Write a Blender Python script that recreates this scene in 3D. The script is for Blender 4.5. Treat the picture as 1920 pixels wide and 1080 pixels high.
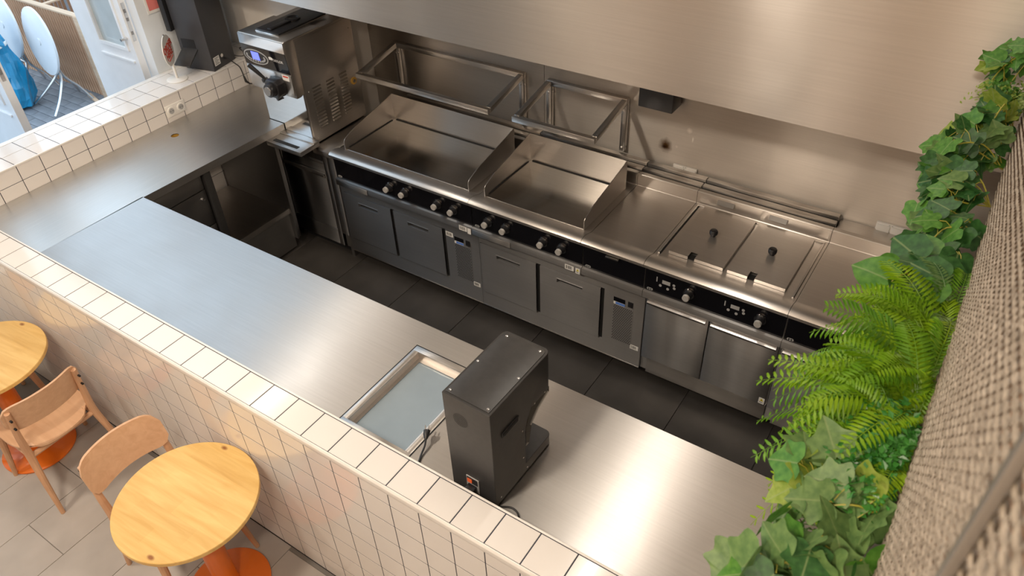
import bpy, bmesh, math, random
from mathutils import Vector, Matrix, Euler

scene = bpy.context.scene
for o in list(bpy.data.objects):
    bpy.data.objects.remove(o, do_unlink=True)
COL = scene.collection
PI = math.pi

# ------------------------------------------------------------------ camera
CAM = Vector((2.3618, -1.1557, 3.5894))
YAW, PITCH, ROLL = -0.61245, -0.69156, -0.043406
FPX = 1430.26
fw = Vector((math.sin(YAW) * math.cos(PITCH), math.cos(YAW) * math.cos(PITCH), math.sin(PITCH)))
rt = fw.cross(Vector((0, 0, 1))).normalized()
up = rt.cross(fw)
r2 = math.cos(ROLL) * rt + math.sin(ROLL) * up
u2 = -math.sin(ROLL) * rt + math.cos(ROLL) * up
cam_data = bpy.data.cameras.new('camera')
cam = bpy.data.objects.new('camera', cam_data)
COL.objects.link(cam)
cam.matrix_world = Matrix(((r2.x, u2.x, -fw.x, CAM.x), (r2.y, u2.y, -fw.y, CAM.y),
                           (r2.z, u2.z, -fw.z, CAM.z), (0, 0, 0, 1)))
cam_data.sensor_width = 36.0
cam_data.lens = FPX / 1920 * 36
cam_data.clip_start = 0.02
cam_data.dof.use_dof = True
cam_data.dof.focus_distance = 3.6
cam_data.dof.aperture_fstop = 5.6
scene.camera = cam

# ------------------------------------------------------------------ world, exposure
world = bpy.data.worlds.new('sky')
scene.world = world
world.use_nodes = True
bg = world.node_tree.nodes['Background']
bg.inputs['Color'].default_value = (0.66, 0.83, 1.0, 1)
bg.inputs['Strength'].default_value = 2.1
vs = scene.view_settings
vs.view_transform = 'Standard'
vs.look = 'None'
vs.exposure = 0.05
vs.gamma = 1.0
vs.use_curve_mapping = False

TUBE_POWER = 10.0
ROUND_POWER = 62.0

# ------------------------------------------------------------------ materials
def new_mat(name):
    m = bpy.data.materials.new(name)
    m.use_nodes = True
    nt = m.node_tree
    return m, nt, nt.nodes, nt.links, nt.nodes['Principled BSDF']

def noise_mix(nt, c1, c2, scale, stretch=(1, 1, 1), detail=4, lo=0.35, hi=0.65, coord='Object', dist=0.0):
    N, L = nt.nodes, nt.links
    tc = N.new('ShaderNodeTexCoord'); mp = N.new('ShaderNodeMapping')
    mp.inputs['Scale'].default_value = stretch
    L.new(tc.outputs[coord], mp.inputs['Vector'])
    no = N.new('ShaderNodeTexNoise'); no.inputs['Scale'].default_value = scale
    no.inputs['Detail'].default_value = detail; no.inputs['Distortion'].default_value = dist
    L.new(mp.outputs['Vector'], no.inputs['Vector'])
    rp = N.new('ShaderNodeValToRGB')
    rp.color_ramp.elements[0].position = lo; rp.color_ramp.elements[1].position = hi
    rp.color_ramp.elements[0].color = (*c1, 1); rp.color_ramp.elements[1].color = (*c2, 1)
    L.new(no.outputs['Fac'], rp.inputs['Fac'])
    return rp, no

def add_bump(nt, bsdf, height, strength, distance=0.002):
    b = nt.nodes.new('ShaderNodeBump')
    b.inputs['Strength'].default_value = strength
    b.inputs['Distance'].default_value = distance
    nt.links.new(height, b.inputs['Height'])
    nt.links.new(b.outputs['Normal'], bsdf.inputs['Normal'])

def plain(name, col, rough=0.5, metal=0.0, coat=0.0, vary=0.06, scale=6.0, spec=0.5):
    m, nt, N, L, b = new_mat(name)
    c2 = tuple(min(1, c * (1 + vary)) for c in col); c1 = tuple(c * (1 - vary) for c in col)
    rp, no = noise_mix(nt, c1, c2, scale)
    L.new(rp.outputs['Color'], b.inputs['Base Color'])
    b.inputs['Roughness'].default_value = rough
    b.inputs['Metallic'].default_value = metal
    b.inputs['Coat Weight'].default_value = coat
    b.inputs['Specular IOR Level'].default_value = spec
    return m

def steel(name, col=(0.60, 0.585, 0.57), rough=0.30, aniso=0.75, tangent=(0, 1, 1), brush=(3, 160, 160), rvar=0.07, bump=0.05):
    m, nt, N, L, b = new_mat(name)
    b.inputs['Metallic'].default_value = 1.0
    rp, no = noise_mix(nt, tuple(c * 0.95 for c in col), tuple(min(1, c * 1.04) for c in col), 1.0, brush, detail=3, lo=0.25, hi=0.75)
    L.new(rp.outputs['Color'], b.inputs['Base Color'])
    # smudgy roughness
    tc = N.new('ShaderNodeTexCoord')
    n2 = N.new('ShaderNodeTexNoise'); n2.inputs['Scale'].default_value = 3.5; n2.inputs['Detail'].default_value = 5
    L.new(tc.outputs['Object'], n2.inputs['Vector'])
    mr = N.new('ShaderNodeMapRange')
    mr.inputs['From Min'].default_value = 0.3; mr.inputs['From Max'].default_value = 0.7
    mr.inputs['To Min'].default_value = rough - rvar; mr.inputs['To Max'].default_value = rough + rvar
    L.new(n2.outputs['Fac'], mr.inputs['Value'])
    L.new(mr.outputs['Result'], b.inputs['Roughness'])
    b.inputs['Anisotropic'].default_value = aniso
    cv = N.new('ShaderNodeCombineXYZ')
    for i in range(3): cv.inputs[i].default_value = tangent[i]
    L.new(cv.outputs['Vector'], b.inputs['Tangent'])
    if bump:
        n3 = N.new('ShaderNodeTexNoise'); n3.inputs['Scale'].default_value = 2.2; n3.inputs['Detail'].default_value = 1
        L.new(tc.outputs['Object'], n3.inputs['Vector'])
        add_bump(nt, b, n3.outputs['Fac'], bump, 0.02)
    return m

def wood(name, c1, c2, grain_axis=0, scale=2.2, rough=0.45, contrast=(0.3, 0.7)):
    m, nt, N, L, b = new_mat(name)
    st = [14, 14, 14]; st[grain_axis] = 1.2
    rp, no = noise_mix(nt, c1, c2, scale, tuple(st), detail=6, lo=contrast[0], hi=contrast[1], dist=0.6)
    L.new(rp.outputs['Color'], b.inputs['Base Color'])
    b.inputs['Roughness'].default_value = rough
    add_bump(nt, b, no.outputs['Fac'], 0.08, 0.002)
    return m

def emit(name, col, strength):
    m, nt, N, L, b = new_mat(name)
    b.inputs['Base Color'].default_value = (0.02, 0.02, 0.02, 1)
    b.inputs['Emission Color'].default_value = (*col, 1)
    b.inputs['Emission Strength'].default_value = strength
    return m

def glass(name, tint=(0.92, 0.96, 0.97), gloss=0.12):
    m, nt, N, L, b = new_mat(name)
    N.remove(b)
    out = [n for n in N if n.type == 'OUTPUT_MATERIAL'][0]
    t = N.new('ShaderNodeBsdfTransparent'); t.inputs['Color'].default_value = (*tint, 1)
    g = N.new('ShaderNodeBsdfGlossy'); g.inputs['Roughness'].default_value = 0.04
    fr = N.new('ShaderNodeFresnel'); fr.inputs['IOR'].default_value = 1.5
    ad = N.new('ShaderNodeMath'); ad.operation = 'ADD'; ad.inputs[1].default_value = gloss; ad.use_clamp = True
    mx = N.new('ShaderNodeMixShader')
    L.new(fr.outputs['Fac'], ad.inputs[0]); L.new(ad.outputs['Value'], mx.inputs['Fac'])
    L.new(t.outputs['BSDF'], mx.inputs[1]); L.new(g.outputs['BSDF'], mx.inputs[2])
    L.new(mx.outputs['Shader'], out.inputs['Surface'])
    return m

def leaf_mat(name, c1, c2, rough=0.45, scale=5, vein=True):
    m, nt, N, L, b = new_mat(name)
    rp, no = noise_mix(nt, c1, c2, scale)
    if vein:
        tc = N.new('ShaderNodeTexCoord'); sx = N.new('ShaderNodeSeparateXYZ'); L.new(tc.outputs['Object'], sx.inputs['Vector'])
        ab = N.new('ShaderNodeMath'); ab.operation = 'ABSOLUTE'; L.new(sx.outputs['X'], ab.inputs[0])
        mr = N.new('ShaderNodeMapRange'); mr.inputs['From Min'].default_value = 0.008; mr.inputs['From Max'].default_value = 0.03
        mr.inputs['To Min'].default_value = 0.55; mr.inputs['To Max'].default_value = 0.0
        L.new(ab.outputs['Value'], mr.inputs['Value'])
        mx0 = N.new('ShaderNodeMix'); mx0.data_type = 'RGBA'
        L.new(mr.outputs['Result'], mx0.inputs['Factor']); L.new(rp.outputs['Color'], mx0.inputs['A'])
        mx0.inputs['B'].default_value = (0.30, 0.38, 0.16, 1)
        class _R: pass
        rp = _R(); rp.outputs = {'Color': mx0.outputs['Result']}
    L.new(rp.outputs['Color'], b.inputs['Base Color'])
    b.inputs['Roughness'].default_value = rough
    out = [n for n in N if n.type == 'OUTPUT_MATERIAL'][0]
    tr = N.new('ShaderNodeBsdfTranslucent'); L.new(rp.outputs['Color'], tr.inputs['Color'])
    mx = N.new('ShaderNodeMixShader'); mx.inputs['Fac'].default_value = 0.3
    L.new(b.outputs['BSDF'], mx.inputs[1]); L.new(tr.outputs['BSDF'], mx.inputs[2])
    L.new(mx.outputs['Shader'], out.inputs['Surface'])
    return m

M = {}
M['steel'] = steel('brushed_steel', rvar=0.03, bump=0)
M['steel_top'] = steel('worktop_steel', (0.56, 0.545, 0.53), 0.38, 0.90, (0, 1, 1), (3, 120, 120), 0.03, 0)
M['steel_wtop'] = steel('window_worktop_steel', (0.60, 0.585, 0.56), 0.38, 0.6, (1, 0, 1), (120, 3, 120), 0.03, 0)
M['steel_deck'] = steel('cooking_deck_steel', (0.58, 0.55, 0.52), 0.31, 0.85, (0, 1, 1), (3, 140, 140), 0.03, 0)
M['plate'] = steel('griddle_plate_steel', (0.48, 0.47, 0.455), 0.15, 0.6, (0, 1, 1), (2, 60, 60), 0.03, 0)
M['steel_front'] = steel('cabinet_front_steel', (0.40, 0.395, 0.395), 0.40, 0.93, (0, 1, 1), (3, 160, 160), 0.02, 0.0)
M['steel_side'] = steel('side_panel_steel', (0.52, 0.49, 0.46), 0.36, 0.3, (0, 0, 1), (160, 3, 160), 0.02, 0.0)
M['steel_hood'] = steel('hood_steel', (0.62, 0.585, 0.55), 0.34, 0.94, (0, 0, 1), (2, 120, 120), 0.02, 0)
M['mirror_steel'] = steel('polished_steel', (0.68, 0.68, 0.68), 0.09, 0.2, (0, 0, 1), (3, 40, 40), 0.03, 0.02)
M['well_glass'] = plain('frosted_well_glass', (0.28, 0.35, 0.41), 0.05, 0, 0.6, 0.03)  # blue-grey base colour paints in the daylight mirrored by the sheet
M['chrome'] = plain('chrome', (0.8, 0.8, 0.8), 0.12, 1.0)
M['knob_metal'] = plain('knob_metal', (0.72, 0.70, 0.68), 0.25, 1.0)
M['knob_face'] = plain('knob_face_aluminium', (0.62, 0.60, 0.57), 0.4, 0.35)
M['dull_steel'] = plain('dull_steel', (0.35, 0.34, 0.33), 0.45, 1.0)
M['black_gloss'] = plain('black_glass_panel', (0.006, 0.006, 0.008), 0.10, 0, 0.2)
M['black_plastic'] = plain('black_plastic', (0.015, 0.015, 0.017), 0.35)
M['black_soft'] = plain('black_matte', (0.012, 0.012, 0.013), 0.6)
M['black_paint'] = plain('black_powder_coat', (0.035, 0.034, 0.034), 0.38, 0.0, 0.0, 0.1, 40)
M['dark_gap'] = plain('dark_recess', (0.008, 0.008, 0.008), 0.7)
M['tile'] = plain('white_glazed_tile', (0.78, 0.745, 0.715), 0.13, 0, 0.3, 0.02, 2.0)
M['grout'] = plain('dark_grout', (0.03, 0.034, 0.055), 0.85)
M['trim_white'] = plain('white_trim', (0.82, 0.80, 0.77), 0.3)
M['plaster'] = plain('offwhite_plaster', (0.74, 0.71, 0.67), 0.8, vary=0.03)
M['ceiling'] = plain('ceiling_paint', (0.78, 0.75, 0.71), 0.85, vary=0.03)
M['white_wall'] = plain('cool_white_wall_paint', (0.76, 0.80, 0.83), 0.7, vary=0.03)
M['frosted'] = plain('frosted_door_glass', (0.50, 0.58, 0.62), 0.12, 0, 0.4, 0.05)  # pale base colour stands in for sky reflected in the panes
M['warm_wall'] = plain('warm_wall_paint', (0.54, 0.42, 0.32), 0.7, vary=0.08, scale=1.2)
M['white_paint'] = plain('white_door_paint', (0.80, 0.83, 0.86), 0.35, vary=0.03)
M['white_plastic'] = plain('white_plastic', (0.80, 0.78, 0.74), 0.35, vary=0.02)
M['white_metal'] = plain('white_table_laminate', (0.86, 0.87, 0.88), 0.3, vary=0.02)
M['white_paper'] = plain('sticker_paper', (0.80, 0.79, 0.76), 0.6, vary=0.02)
M['ink'] = plain('sticker_ink', (0.03, 0.03, 0.03), 0.6)
M['red_ink'] = plain('red_lettering', (0.62, 0.06, 0.03), 0.5)
M['blue_ink'] = plain('blue_label', (0.10, 0.22, 0.62), 0.5)
M['yellow_ink'] = plain('yellow_triangle', (0.75, 0.62, 0.05), 0.5)
M['kiosk'] = plain('kiosk_dark_metal', (0.045, 0.045, 0.05), 0.45)
M['orange'] = plain('orange_lacquer', (0.72, 0.16, 0.012), 0.32, 0, 0.2, 0.05)
M['beech'] = wood('beech_plywood', (0.60, 0.36, 0.215), (0.70, 0.45, 0.28), 1, 2.0, 0.42)
M['beech_edge'] = wood('beech_solid', (0.55, 0.31, 0.18), (0.66, 0.40, 0.24), 2, 2.4, 0.45)
M['slat_wood'] = wood('weathered_slat_wood', (0.36, 0.19, 0.10), (0.70, 0.44, 0.28), 2, 3.0, 0.7)
M['slat_frame'] = wood('pale_frame_wood', (0.58, 0.40, 0.27), (0.70, 0.52, 0.36), 0, 2.0, 0.7)
M['bag'] = plain('blue_plastic_film', (0.012, 0.27, 0.50), 0.16, 0, 0.4, 0.15, 9)
M['paver'] = plain('grey_paver', (0.24, 0.25, 0.27), 0.8, vary=0.2, scale=3)
M['paver_joint'] = plain('paver_sand_joint', (0.09, 0.09, 0.095), 0.9)
M['floor_tile'] = plain('grey_stone_floor_tile', (0.40, 0.37, 0.345), 0.42, vary=0.10, scale=3.0)
M['floor_grout'] = plain('floor_grout', (0.20, 0.185, 0.17), 0.9)
M['kfloor'] = plain('dark_kitchen_floor', (0.040, 0.036, 0.033), 0.38, vary=0.3, scale=2.5)
M['kgrout'] = plain('kitchen_floor_joint', (0.020, 0.018, 0.017), 0.8)
M['screen_blue'] = emit('lcd_screen', (0.16, 0.20, 0.95), 1.6)
M['lcd_grey'] = plain('lcd_grey', (0.40, 0.40, 0.40), 0.3)
M['glass'] = glass('window_glass')
M['door_glass'] = glass('door_glass', (0.80, 0.86, 0.88), 0.45)
M['clear_plastic'] = glass('clear_plastic', (0.95, 0.95, 0.94), 0.04)
M['lamp_white'] = emit('lamp_diffuser', (1.0, 0.86, 0.70), 9.0)
M['switch_red'] = emit('red_rocker_switch', (1.0, 0.13, 0.02), 0.55)
M['yellow_ring'] = plain('yellowed_washer', (0.48, 0.28, 0.05), 0.4)
M['grey_bar'] = plain('grey_metal_bar', (0.30, 0.27, 0.24), 0.4, 0.6)
M['ivy_dark'] = leaf_mat('ivy_dark', (0.020, 0.085, 0.018), (0.050, 0.16, 0.036))
M['ivy_mid'] = leaf_mat('ivy_mid', (0.055, 0.19, 0.020), (0.12, 0.30, 0.04))
M['ivy_pale'] = leaf_mat('ivy_pale', (0.11, 0.21, 0.065), (0.19, 0.31, 0.10))
M['ivy_lime'] = leaf_mat('ivy_lime', (0.21, 0.32, 0.03), (0.34, 0.42, 0.08))
M['fern'] = leaf_mat('fern_green', (0.16, 0.34, 0.008), (0.33, 0.50, 0.016), vein=False)
M['fern2'] = leaf_mat('fern_green_deep', (0.09, 0.25, 0.012), (0.19, 0.38, 0.02), vein=False)
M['bead'] = leaf_mat('bead_leaf_green', (0.03, 0.17, 0.02), (0.085, 0.30, 0.055), 0.3, vein=False)
M['stem'] = plain('vine_stem', (0.36, 0.33, 0.045), 0.5)
M['stem_dark'] = plain('dark_stem', (0.06, 0.10, 0.03), 0.6)

def pine_mat():
    m, nt, N, L, b = new_mat('pine_tabletop')
    tc = N.new('ShaderNodeTexCoord'); mp = N.new('ShaderNodeMapping')
    mp.inputs['Scale'].default_value = (1.5, 14, 14)
    L.new(tc.outputs['Object'], mp.inputs['Vector'])
    no = N.new('ShaderNodeTexNoise'); no.inputs['Scale'].default_value = 2.2; no.inputs['Detail'].default_value = 7
    no.inputs['Distortion'].default_value = 0.5
    L.new(mp.outputs['Vector'], no.inputs['Vector'])
    rp = N.new('ShaderNodeValToRGB')
    rp.color_ramp.elements[0].position = 0.28; rp.color_ramp.elements[1].position = 0.72
    rp.color_ramp.elements[0].color = (0.66, 0.40, 0.12, 1); rp.color_ramp.elements[1].color = (0.82, 0.57, 0.22, 1)
    L.new(no.outputs['Fac'], rp.inputs['Fac'])
    # staves glued side by side
    br = N.new('ShaderNodeTexBrick')
    br.inputs['Scale'].default_value = 1.0
    br.inputs['Brick Width'].default_value = 0.34; br.inputs['Row Height'].default_value = 0.085
    br.inputs['Mortar Size'].default_value = 0.0
    br.inputs['Color1'].default_value = (1.0, 1.0, 1.0, 1); br.inputs['Color2'].default_value = (0.86, 0.84, 0.80, 1)
    L.new(tc.outputs['Object'], br.inputs['Vector'])
    mx = N.new('ShaderNodeMix'); mx.data_type = 'RGBA'; mx.blend_type = 'MULTIPLY'; mx.inputs['Factor'].default_value = 0.8
    L.new(rp.outputs['Color'], mx.inputs['A']); L.new(br.outputs['Color'], mx.inputs['B'])
    # knots
    vo = N.new('ShaderNodeTexVoronoi'); vo.inputs['Scale'].default_value = 5.2
    mp2 = N.new('ShaderNodeMapping'); mp2.inputs['Scale'].default_value = (0.55, 1, 1)
    L.new(tc.outputs['Object'], mp2.inputs['Vector']); L.new(mp2.outputs['Vector'], vo.inputs['Vector'])
    kr = N.new('ShaderNodeValToRGB')
    kr.color_ramp.elements[0].position = 0.03; kr.color_ramp.elements[0].color = (1, 1, 1, 1)
    kr.color_ramp.elements[1].position = 0.07; kr.color_ramp.elements[1].color = (0, 0, 0, 1)
    L.new(vo.outputs['Distance'], kr.inputs['Fac'])
    mk = N.new('ShaderNodeMix'); mk.data_type = 'RGBA'
    L.new(kr.outputs['Color'], mk.inputs['Factor']); L.new(mx.outputs['Result'], mk.inputs['A'])
    mk.inputs['B'].default_value = (0.28, 0.11, 0.03, 1)
    L.new(mk.outputs['Result'], b.inputs['Base Color'])
    b.inputs['Roughness'].default_value = 0.38
    return m
M['pine'] = pine_mat()

def wall_steel_mat():
    """brushed splashback sheet with a burnt mark and bright scuffs"""
    m = steel('splashback_steel', (0.58, 0.545, 0.505), 0.44, 0.95, (0, 0, 1), (2, 130, 130), 0.02, 0)
    nt = m.node_tree; N, L = nt.nodes, nt.links
    b = [n for n in N if n.type == 'BSDF_PRINCIPLED'][0]
    src = b.inputs['Base Color'].links[0].from_socket
    geo = N.new('ShaderNodeNewGeometry')
    def spot(cx, cz, r, sx=1.0):
        mp = N.new('ShaderNodeVectorMath'); mp.operation = 'SUBTRACT'; mp.inputs[1].default_value = (cx, 2.94, cz)
        L.new(geo.outputs['Position'], mp.inputs[0])
        ms = N.new('ShaderNodeVectorMath'); ms.operation = 'MULTIPLY'; ms.inputs[1].default_value = (sx, 0, 1)
        L.new(mp.outputs['Vector'], ms.inputs[0])
        no = N.new('ShaderNodeTexNoise'); no.inputs['Scale'].default_value = 30
        L.new(geo.outputs['Position'], no.inputs['Vector'])
        ln = N.new('ShaderNodeVectorMath'); ln.operation = 'LENGTH'; L.new(ms.outputs['Vector'], ln.inputs[0])
        ad = N.new('ShaderNodeMath'); ad.operation = 'MULTIPLY_ADD'; ad.inputs[1].default_value = 0.03; L.new(no.outputs['Fac'], ad.inputs[0])
        L.new(ln.outputs['Value'], ad.inputs[2])
        mr = N.new('ShaderNodeMapRange'); mr.inputs['From Min'].default_value = r * 0.5; mr.inputs['From Max'].default_value = r * 1.3
        mr.inputs['To Min'].default_value = 1; mr.inputs['To Max'].default_value = 0
        L.new(ad.outputs['Value'], mr.inputs['Value'])
        return mr.outputs['Result']
    for (cx, cz, r, sx, c) in ((0.725, 1.16, 0.055, 1.1, (0.10, 0.055, 0.02)), (0.72, 1.15, 0.03, 1.0, (0.03, 0.015, 0.01)),
                               (0.90, 1.245, 0.03, 3.2, (0.95, 0.93, 0.88)), (0.87, 1.30, 0.03, 1.0, (0.85, 0.80, 0.75)),
                               (0.80, 1.17, 0.022, 1.0, (0.85, 0.80, 0.74))):
        mx = N.new('ShaderNodeMix'); mx.data_type = 'RGBA'
        L.new(spot(cx, cz, r, sx), mx.inputs['Factor']); L.new(src, mx.inputs['A']); mx.inputs['B'].default_value = (*c, 1)
        src = mx.outputs['Result']
    L.new(src, b.inputs['Base Color'])
    return m
M['splash'] = wall_steel_mat()

def rattan_mat():
    m, nt, N, L, b = new_mat('woven_rattan')
    rp, no = noise_mix(nt, (0.22, 0.175, 0.13), (0.50, 0.42, 0.33), 5.0, (1, 8, 40), detail=3, lo=0.3, hi=0.7)
    L.new(rp.outputs['Color'], b.inputs['Base Color'])
    b.inputs['Roughness'].default_value = 0.55
    return m
M['rattan'] = rattan_mat()

# ------------------------------------------------------------------ geometry helpers
class MB:
    def __init__(s, off=(0, 0, 0)):
        s.bm = bmesh.new(); s.off = Vector(off)
    def face(s, pts):
        vs_ = [s.bm.verts.new(Vector(p) - s.off) for p in pts]
        try: return s.bm.faces.new(vs_)
        except Exception: return None
    def box(s, x0, x1, y0, y1, z0, z1):
        if x0 > x1: x0, x1 = x1, x0
        if y0 > y1: y0, y1 = y1, y0
        if z0 > z1: z0, z1 = z1, z0
        v = [s.bm.verts.new(Vector(p) - s.off) for p in
             ((x0, y0, z0), (x1, y0, z0), (x1, y1, z0), (x0, y1, z0), (x0, y0, z1), (x1, y0, z1), (x1, y1, z1), (x0, y1, z1))]
        for f in ((3, 2, 1, 0), (4, 5, 6, 7), (0, 1, 5, 4), (1, 2, 6, 5), (2, 3, 7, 6), (3, 0, 4, 7)):
            s.bm.faces.new([v[i] for i in f])
        return s
    def hexa(s, pts):
        """eight corners: bottom four then top four, ccw seen from above"""
        v = [s.bm.verts.new(Vector(p) - s.off) for p in pts]
        for f in ((3, 2, 1, 0), (4, 5, 6, 7), (0, 1, 5, 4), (1, 2, 6, 5), (2, 3, 7, 6), (3, 0, 4, 7)):
            s.bm.faces.new([v[i] for i in f])
        return s
    def prism(s, poly, axis, a, b):
        """polygon in the two other axes, extruded along axis from a to b"""
        def P(p, t):
            if axis == 0: return Vector((t, p[0], p[1]))
            if axis == 1: return Vector((p[0], t, p[1]))
            return Vector((p[0], p[1], t))
        A = [s.bm.verts.new(P(p, a) - s.off) for p in poly]
        B = [s.bm.verts.new(P(p, b) - s.off) for p in poly]
        n = len(poly)
        for i in range(n):
            j = (i + 1) % n
            s.bm.faces.new((A[i], A[j], B[j], B[i]))
        s.bm.faces.new(A[::-1]); s.bm.faces.new(B)
        return s
    def cyl(s, p0, p1, r0, r1=None, seg=16, cap=True):
        r1 = r0 if r1 is None else r1
        p0, p1 = Vector(p0), Vector(p1)
        d = (p1 - p0).normalized()
        u = d.orthogonal().normalized(); w = d.cross(u)
        A, B = [], []
        for i in range(seg):
            a = 2 * PI * i / seg
            k = u * math.cos(a) + w * math.sin(a)
            A.append(s.bm.verts.new(p0 + k * r0 - s.off)); B.append(s.bm.verts.new(p1 + k * r1 - s.off))
        for i in range(seg):
            j = (i + 1) % seg
            s.bm.faces.new((A[i], A[j], B[j], B[i]))
        if cap:
            s.bm.faces.new(A[::-1]); s.bm.faces.new(B)
        return s
    def tube(s, pts, r, seg=8, radii=None):
        pts = [Vector(p) for p in pts]
        rings = []
        prev = None
        for i, p in enumerate(pts):
            d = (pts[min(i + 1, len(pts) - 1)] - pts[max(i - 1, 0)]).normalized()
            if prev is None: u = d.orthogonal().normalized()
            else:
                u = prev - d * prev.dot(d)
                u = u.normalized() if u.length > 1e-6 else d.orthogonal().normalized()
            prev = u
            w = d.cross(u)
            rr = radii[i] if radii else r
            rings.append([s.bm.verts.new(p + (u * math.cos(2 * PI * k / seg) + w * math.sin(2 * PI * k / seg)) * rr - s.off) for k in range(seg)])
        for a, b in zip(rings, rings[1:]):
            for k in range(seg):
                j = (k + 1) % seg
                s.bm.faces.new((a[k], a[j], b[j], b[k]))
        s.bm.faces.new(rings[0][::-1]); s.bm.faces.new(rings[-1])
        return s
    def lathe(s, prof, c=(0, 0, 0), seg=40):
        c = Vector(c)
        rings = []
        for r, z in prof:
            rings.append([s.bm.verts.new(c + Vector((r * math.cos(2 * PI * k / seg), r * math.sin(2 * PI * k / seg), z)) - s.off) for k in range(seg)])
        for a, b in zip(rings, rings[1:]):
            for k in range(seg):
                j = (k + 1) % seg
                s.bm.faces.new((a[k], a[j], b[j], b[k]))
        s.bm.faces.new(rings[0][::-1]); s.bm.faces.new(rings[-1])
        return s
    def build(s, name, mat, parent=None, bevel=0.0, smooth=False, seg=2):
        bm = s.bm
        if bevel > 0:
            bmesh.ops.recalc_face_normals(bm, faces=bm.faces)
            es = [e for e in bm.edges if len(e.link_faces) == 2 and e.calc_face_angle(0) > 0.5]
            bmesh.ops.bevel(bm, geom=es, offset=bevel, segments=seg, affect='EDGES', profile=0.5, clamp_overlap=True)
        bmesh.ops.recalc_face_normals(bm, faces=bm.faces)
        me = bpy.data.meshes.new(name)
        bm.to_mesh(me); bm.free()
        me.materials.append(M[mat] if isinstance(mat, str) else mat)
        if smooth or bevel > 0:
            for p in me.polygons: p.use_smooth = True
            me.set_sharp_from_angle(angle=math.radians(35))
        o = bpy.data.objects.new(name, me)
        COL.objects.link(o)
        if parent is not None: o.parent = parent
        return o

def smooth_path(pts, n=6):
    pts = [Vector(p) for p in pts]
    out = []
    for i in range(len(pts) - 1):
        p0 = pts[max(i - 1, 0)]; p1 = pts[i]; p2 = pts[i + 1]; p3 = pts[min(i + 2, len(pts) - 1)]
        for k in range(n):
            t = k / n
            out.append(0.5 * ((2 * p1) + (p2 - p0) * t + (2 * p0 - 5 * p1 + 4 * p2 - p3) * t * t + (3 * p1 - p0 - 3 * p2 + p3) * t ** 3))
    out.append(pts[-1])
    return out

def tag(o, label=None, cat=None, group=None, kind=None):
    if label: o['label'] = label
    if cat: o['category'] = cat
    if group: o['group'] = group
    if kind: o['kind'] = kind
    return o
def thing(name, label, cat, loc=(0, 0, 0), rotz=0.0, group=None):
    o = bpy.data.objects.new(name, None)
    COL.objects.link(o)
    o.location = loc; o.rotation_euler = (0, 0, rotz); o.empty_display_size = 0.05
    return tag(o, label, cat, group)
def struct(o): o['kind'] = 'structure'; return o
def W(root): return MB(root.location)          # a builder that takes world coordinates for an unrotated thing
def inst(src, name, loc, parent=None, rot=None, scale=None):
    o = bpy.data.objects.new(name, src.data)
    COL.objects.link(o); o.location = loc
    if rot is not None: o.rotation_euler = rot
    if scale is not None: o.scale = scale
    if parent is not None: o.parent = parent
    return o
def mesh_obj(name, me, loc, parent=None, rot=None):
    o = bpy.data.objects.new(name, me); COL.objects.link(o); o.location = loc
    if rot is not None: o.rotation_euler = rot
    if parent is not None: o.parent = parent
    return o
def tile_mesh(name, dx, dy, dz, bevel, mat):
    mb = MB(); mb.box(-dx / 2, dx / 2, -dy / 2, dy / 2, -dz / 2, dz / 2)
    bmesh.ops.bevel(mb.bm, geom=mb.bm.edges[:], offset=bevel, segments=1, affect='EDGES')
    me = bpy.data.meshes.new(name); mb.bm.to_mesh(me); mb.bm.free(); me.materials.append(M[mat])
    return me
def text_mesh(name, body, size, mat, extrude=0.0004, shear=0.0, offset=0.0):
    cu = bpy.data.curves.new('txt', 'FONT'); cu.body = body; cu.size = size; cu.extrude = extrude
    cu.align_x = 'CENTER'; cu.align_y = 'CENTER'; cu.shear = shear; cu.offset = offset
    ob = bpy.data.objects.new('txt', cu); COL.objects.link(ob)
    dg = bpy.context.evaluated_depsgraph_get(); dg.update()
    me = bpy.data.meshes.new_from_object(ob.evaluated_get(dg)); me.name = name
    bpy.data.objects.remove(ob); bpy.data.curves.remove(cu)
    me.materials.clear(); me.materials.append(M[mat])
    return me

# ------------------------------------------------------------------ lamps of the room
def area_light(name, loc, sx, sy, power, col, rot=(0, 0, 0), parent=None, shape='RECTANGLE'):
    d = bpy.data.lights.new(name, 'AREA'); d.shape = shape; d.size = sx
    if shape != 'DISK': d.size_y = sy
    d.energy = power; d.color = col
    o = bpy.data.objects.new(name, d); COL.objects.link(o)
    o.location = loc; o.rotation_euler = rot
    if parent is not None: o.parent = parent
    return o
WARM = (1.0, 0.85, 0.68); NEUT = (1.0, 0.92, 0.82)
def tube_lamp(x, y0, y1, z, label):
    t = thing('tube_lamp', label, 'lamp', (x, (y0 + y1) / 2, z), group='ceiling tube lamps over the kitchen')
    h = (y1 - y0) / 2
    MB().box(-0.045, 0.045, -h, h, 0.0, 0.05).build('housing', 'white_plastic', t, 0.008)
    MB().box(-0.035, 0.035, -h + 0.01, h - 0.01, -0.012, -0.0005).build('diffuser', 'lamp_white', t)
    for s in (-1, 1):
        MB().cyl((0, s * h * 0.7, 0.05), (0, s * h * 0.7, 4.6 - z), 0.004, seg=6).build('suspension_cable', 'dull_steel', t)
    area_light('tube_light', (0, 0, -0.014), 0.07, 2 * h, TUBE_POWER, NEUT, parent=t)
tube_lamp(-2.05, 0.55, 1.90, 3.70, 'white linear tube lamp hung above the window end of the kitchen')
tube_lamp(1.10, 0.55, 1.90, 3.70, 'white linear tube lamp hung above the black dispenser')
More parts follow.
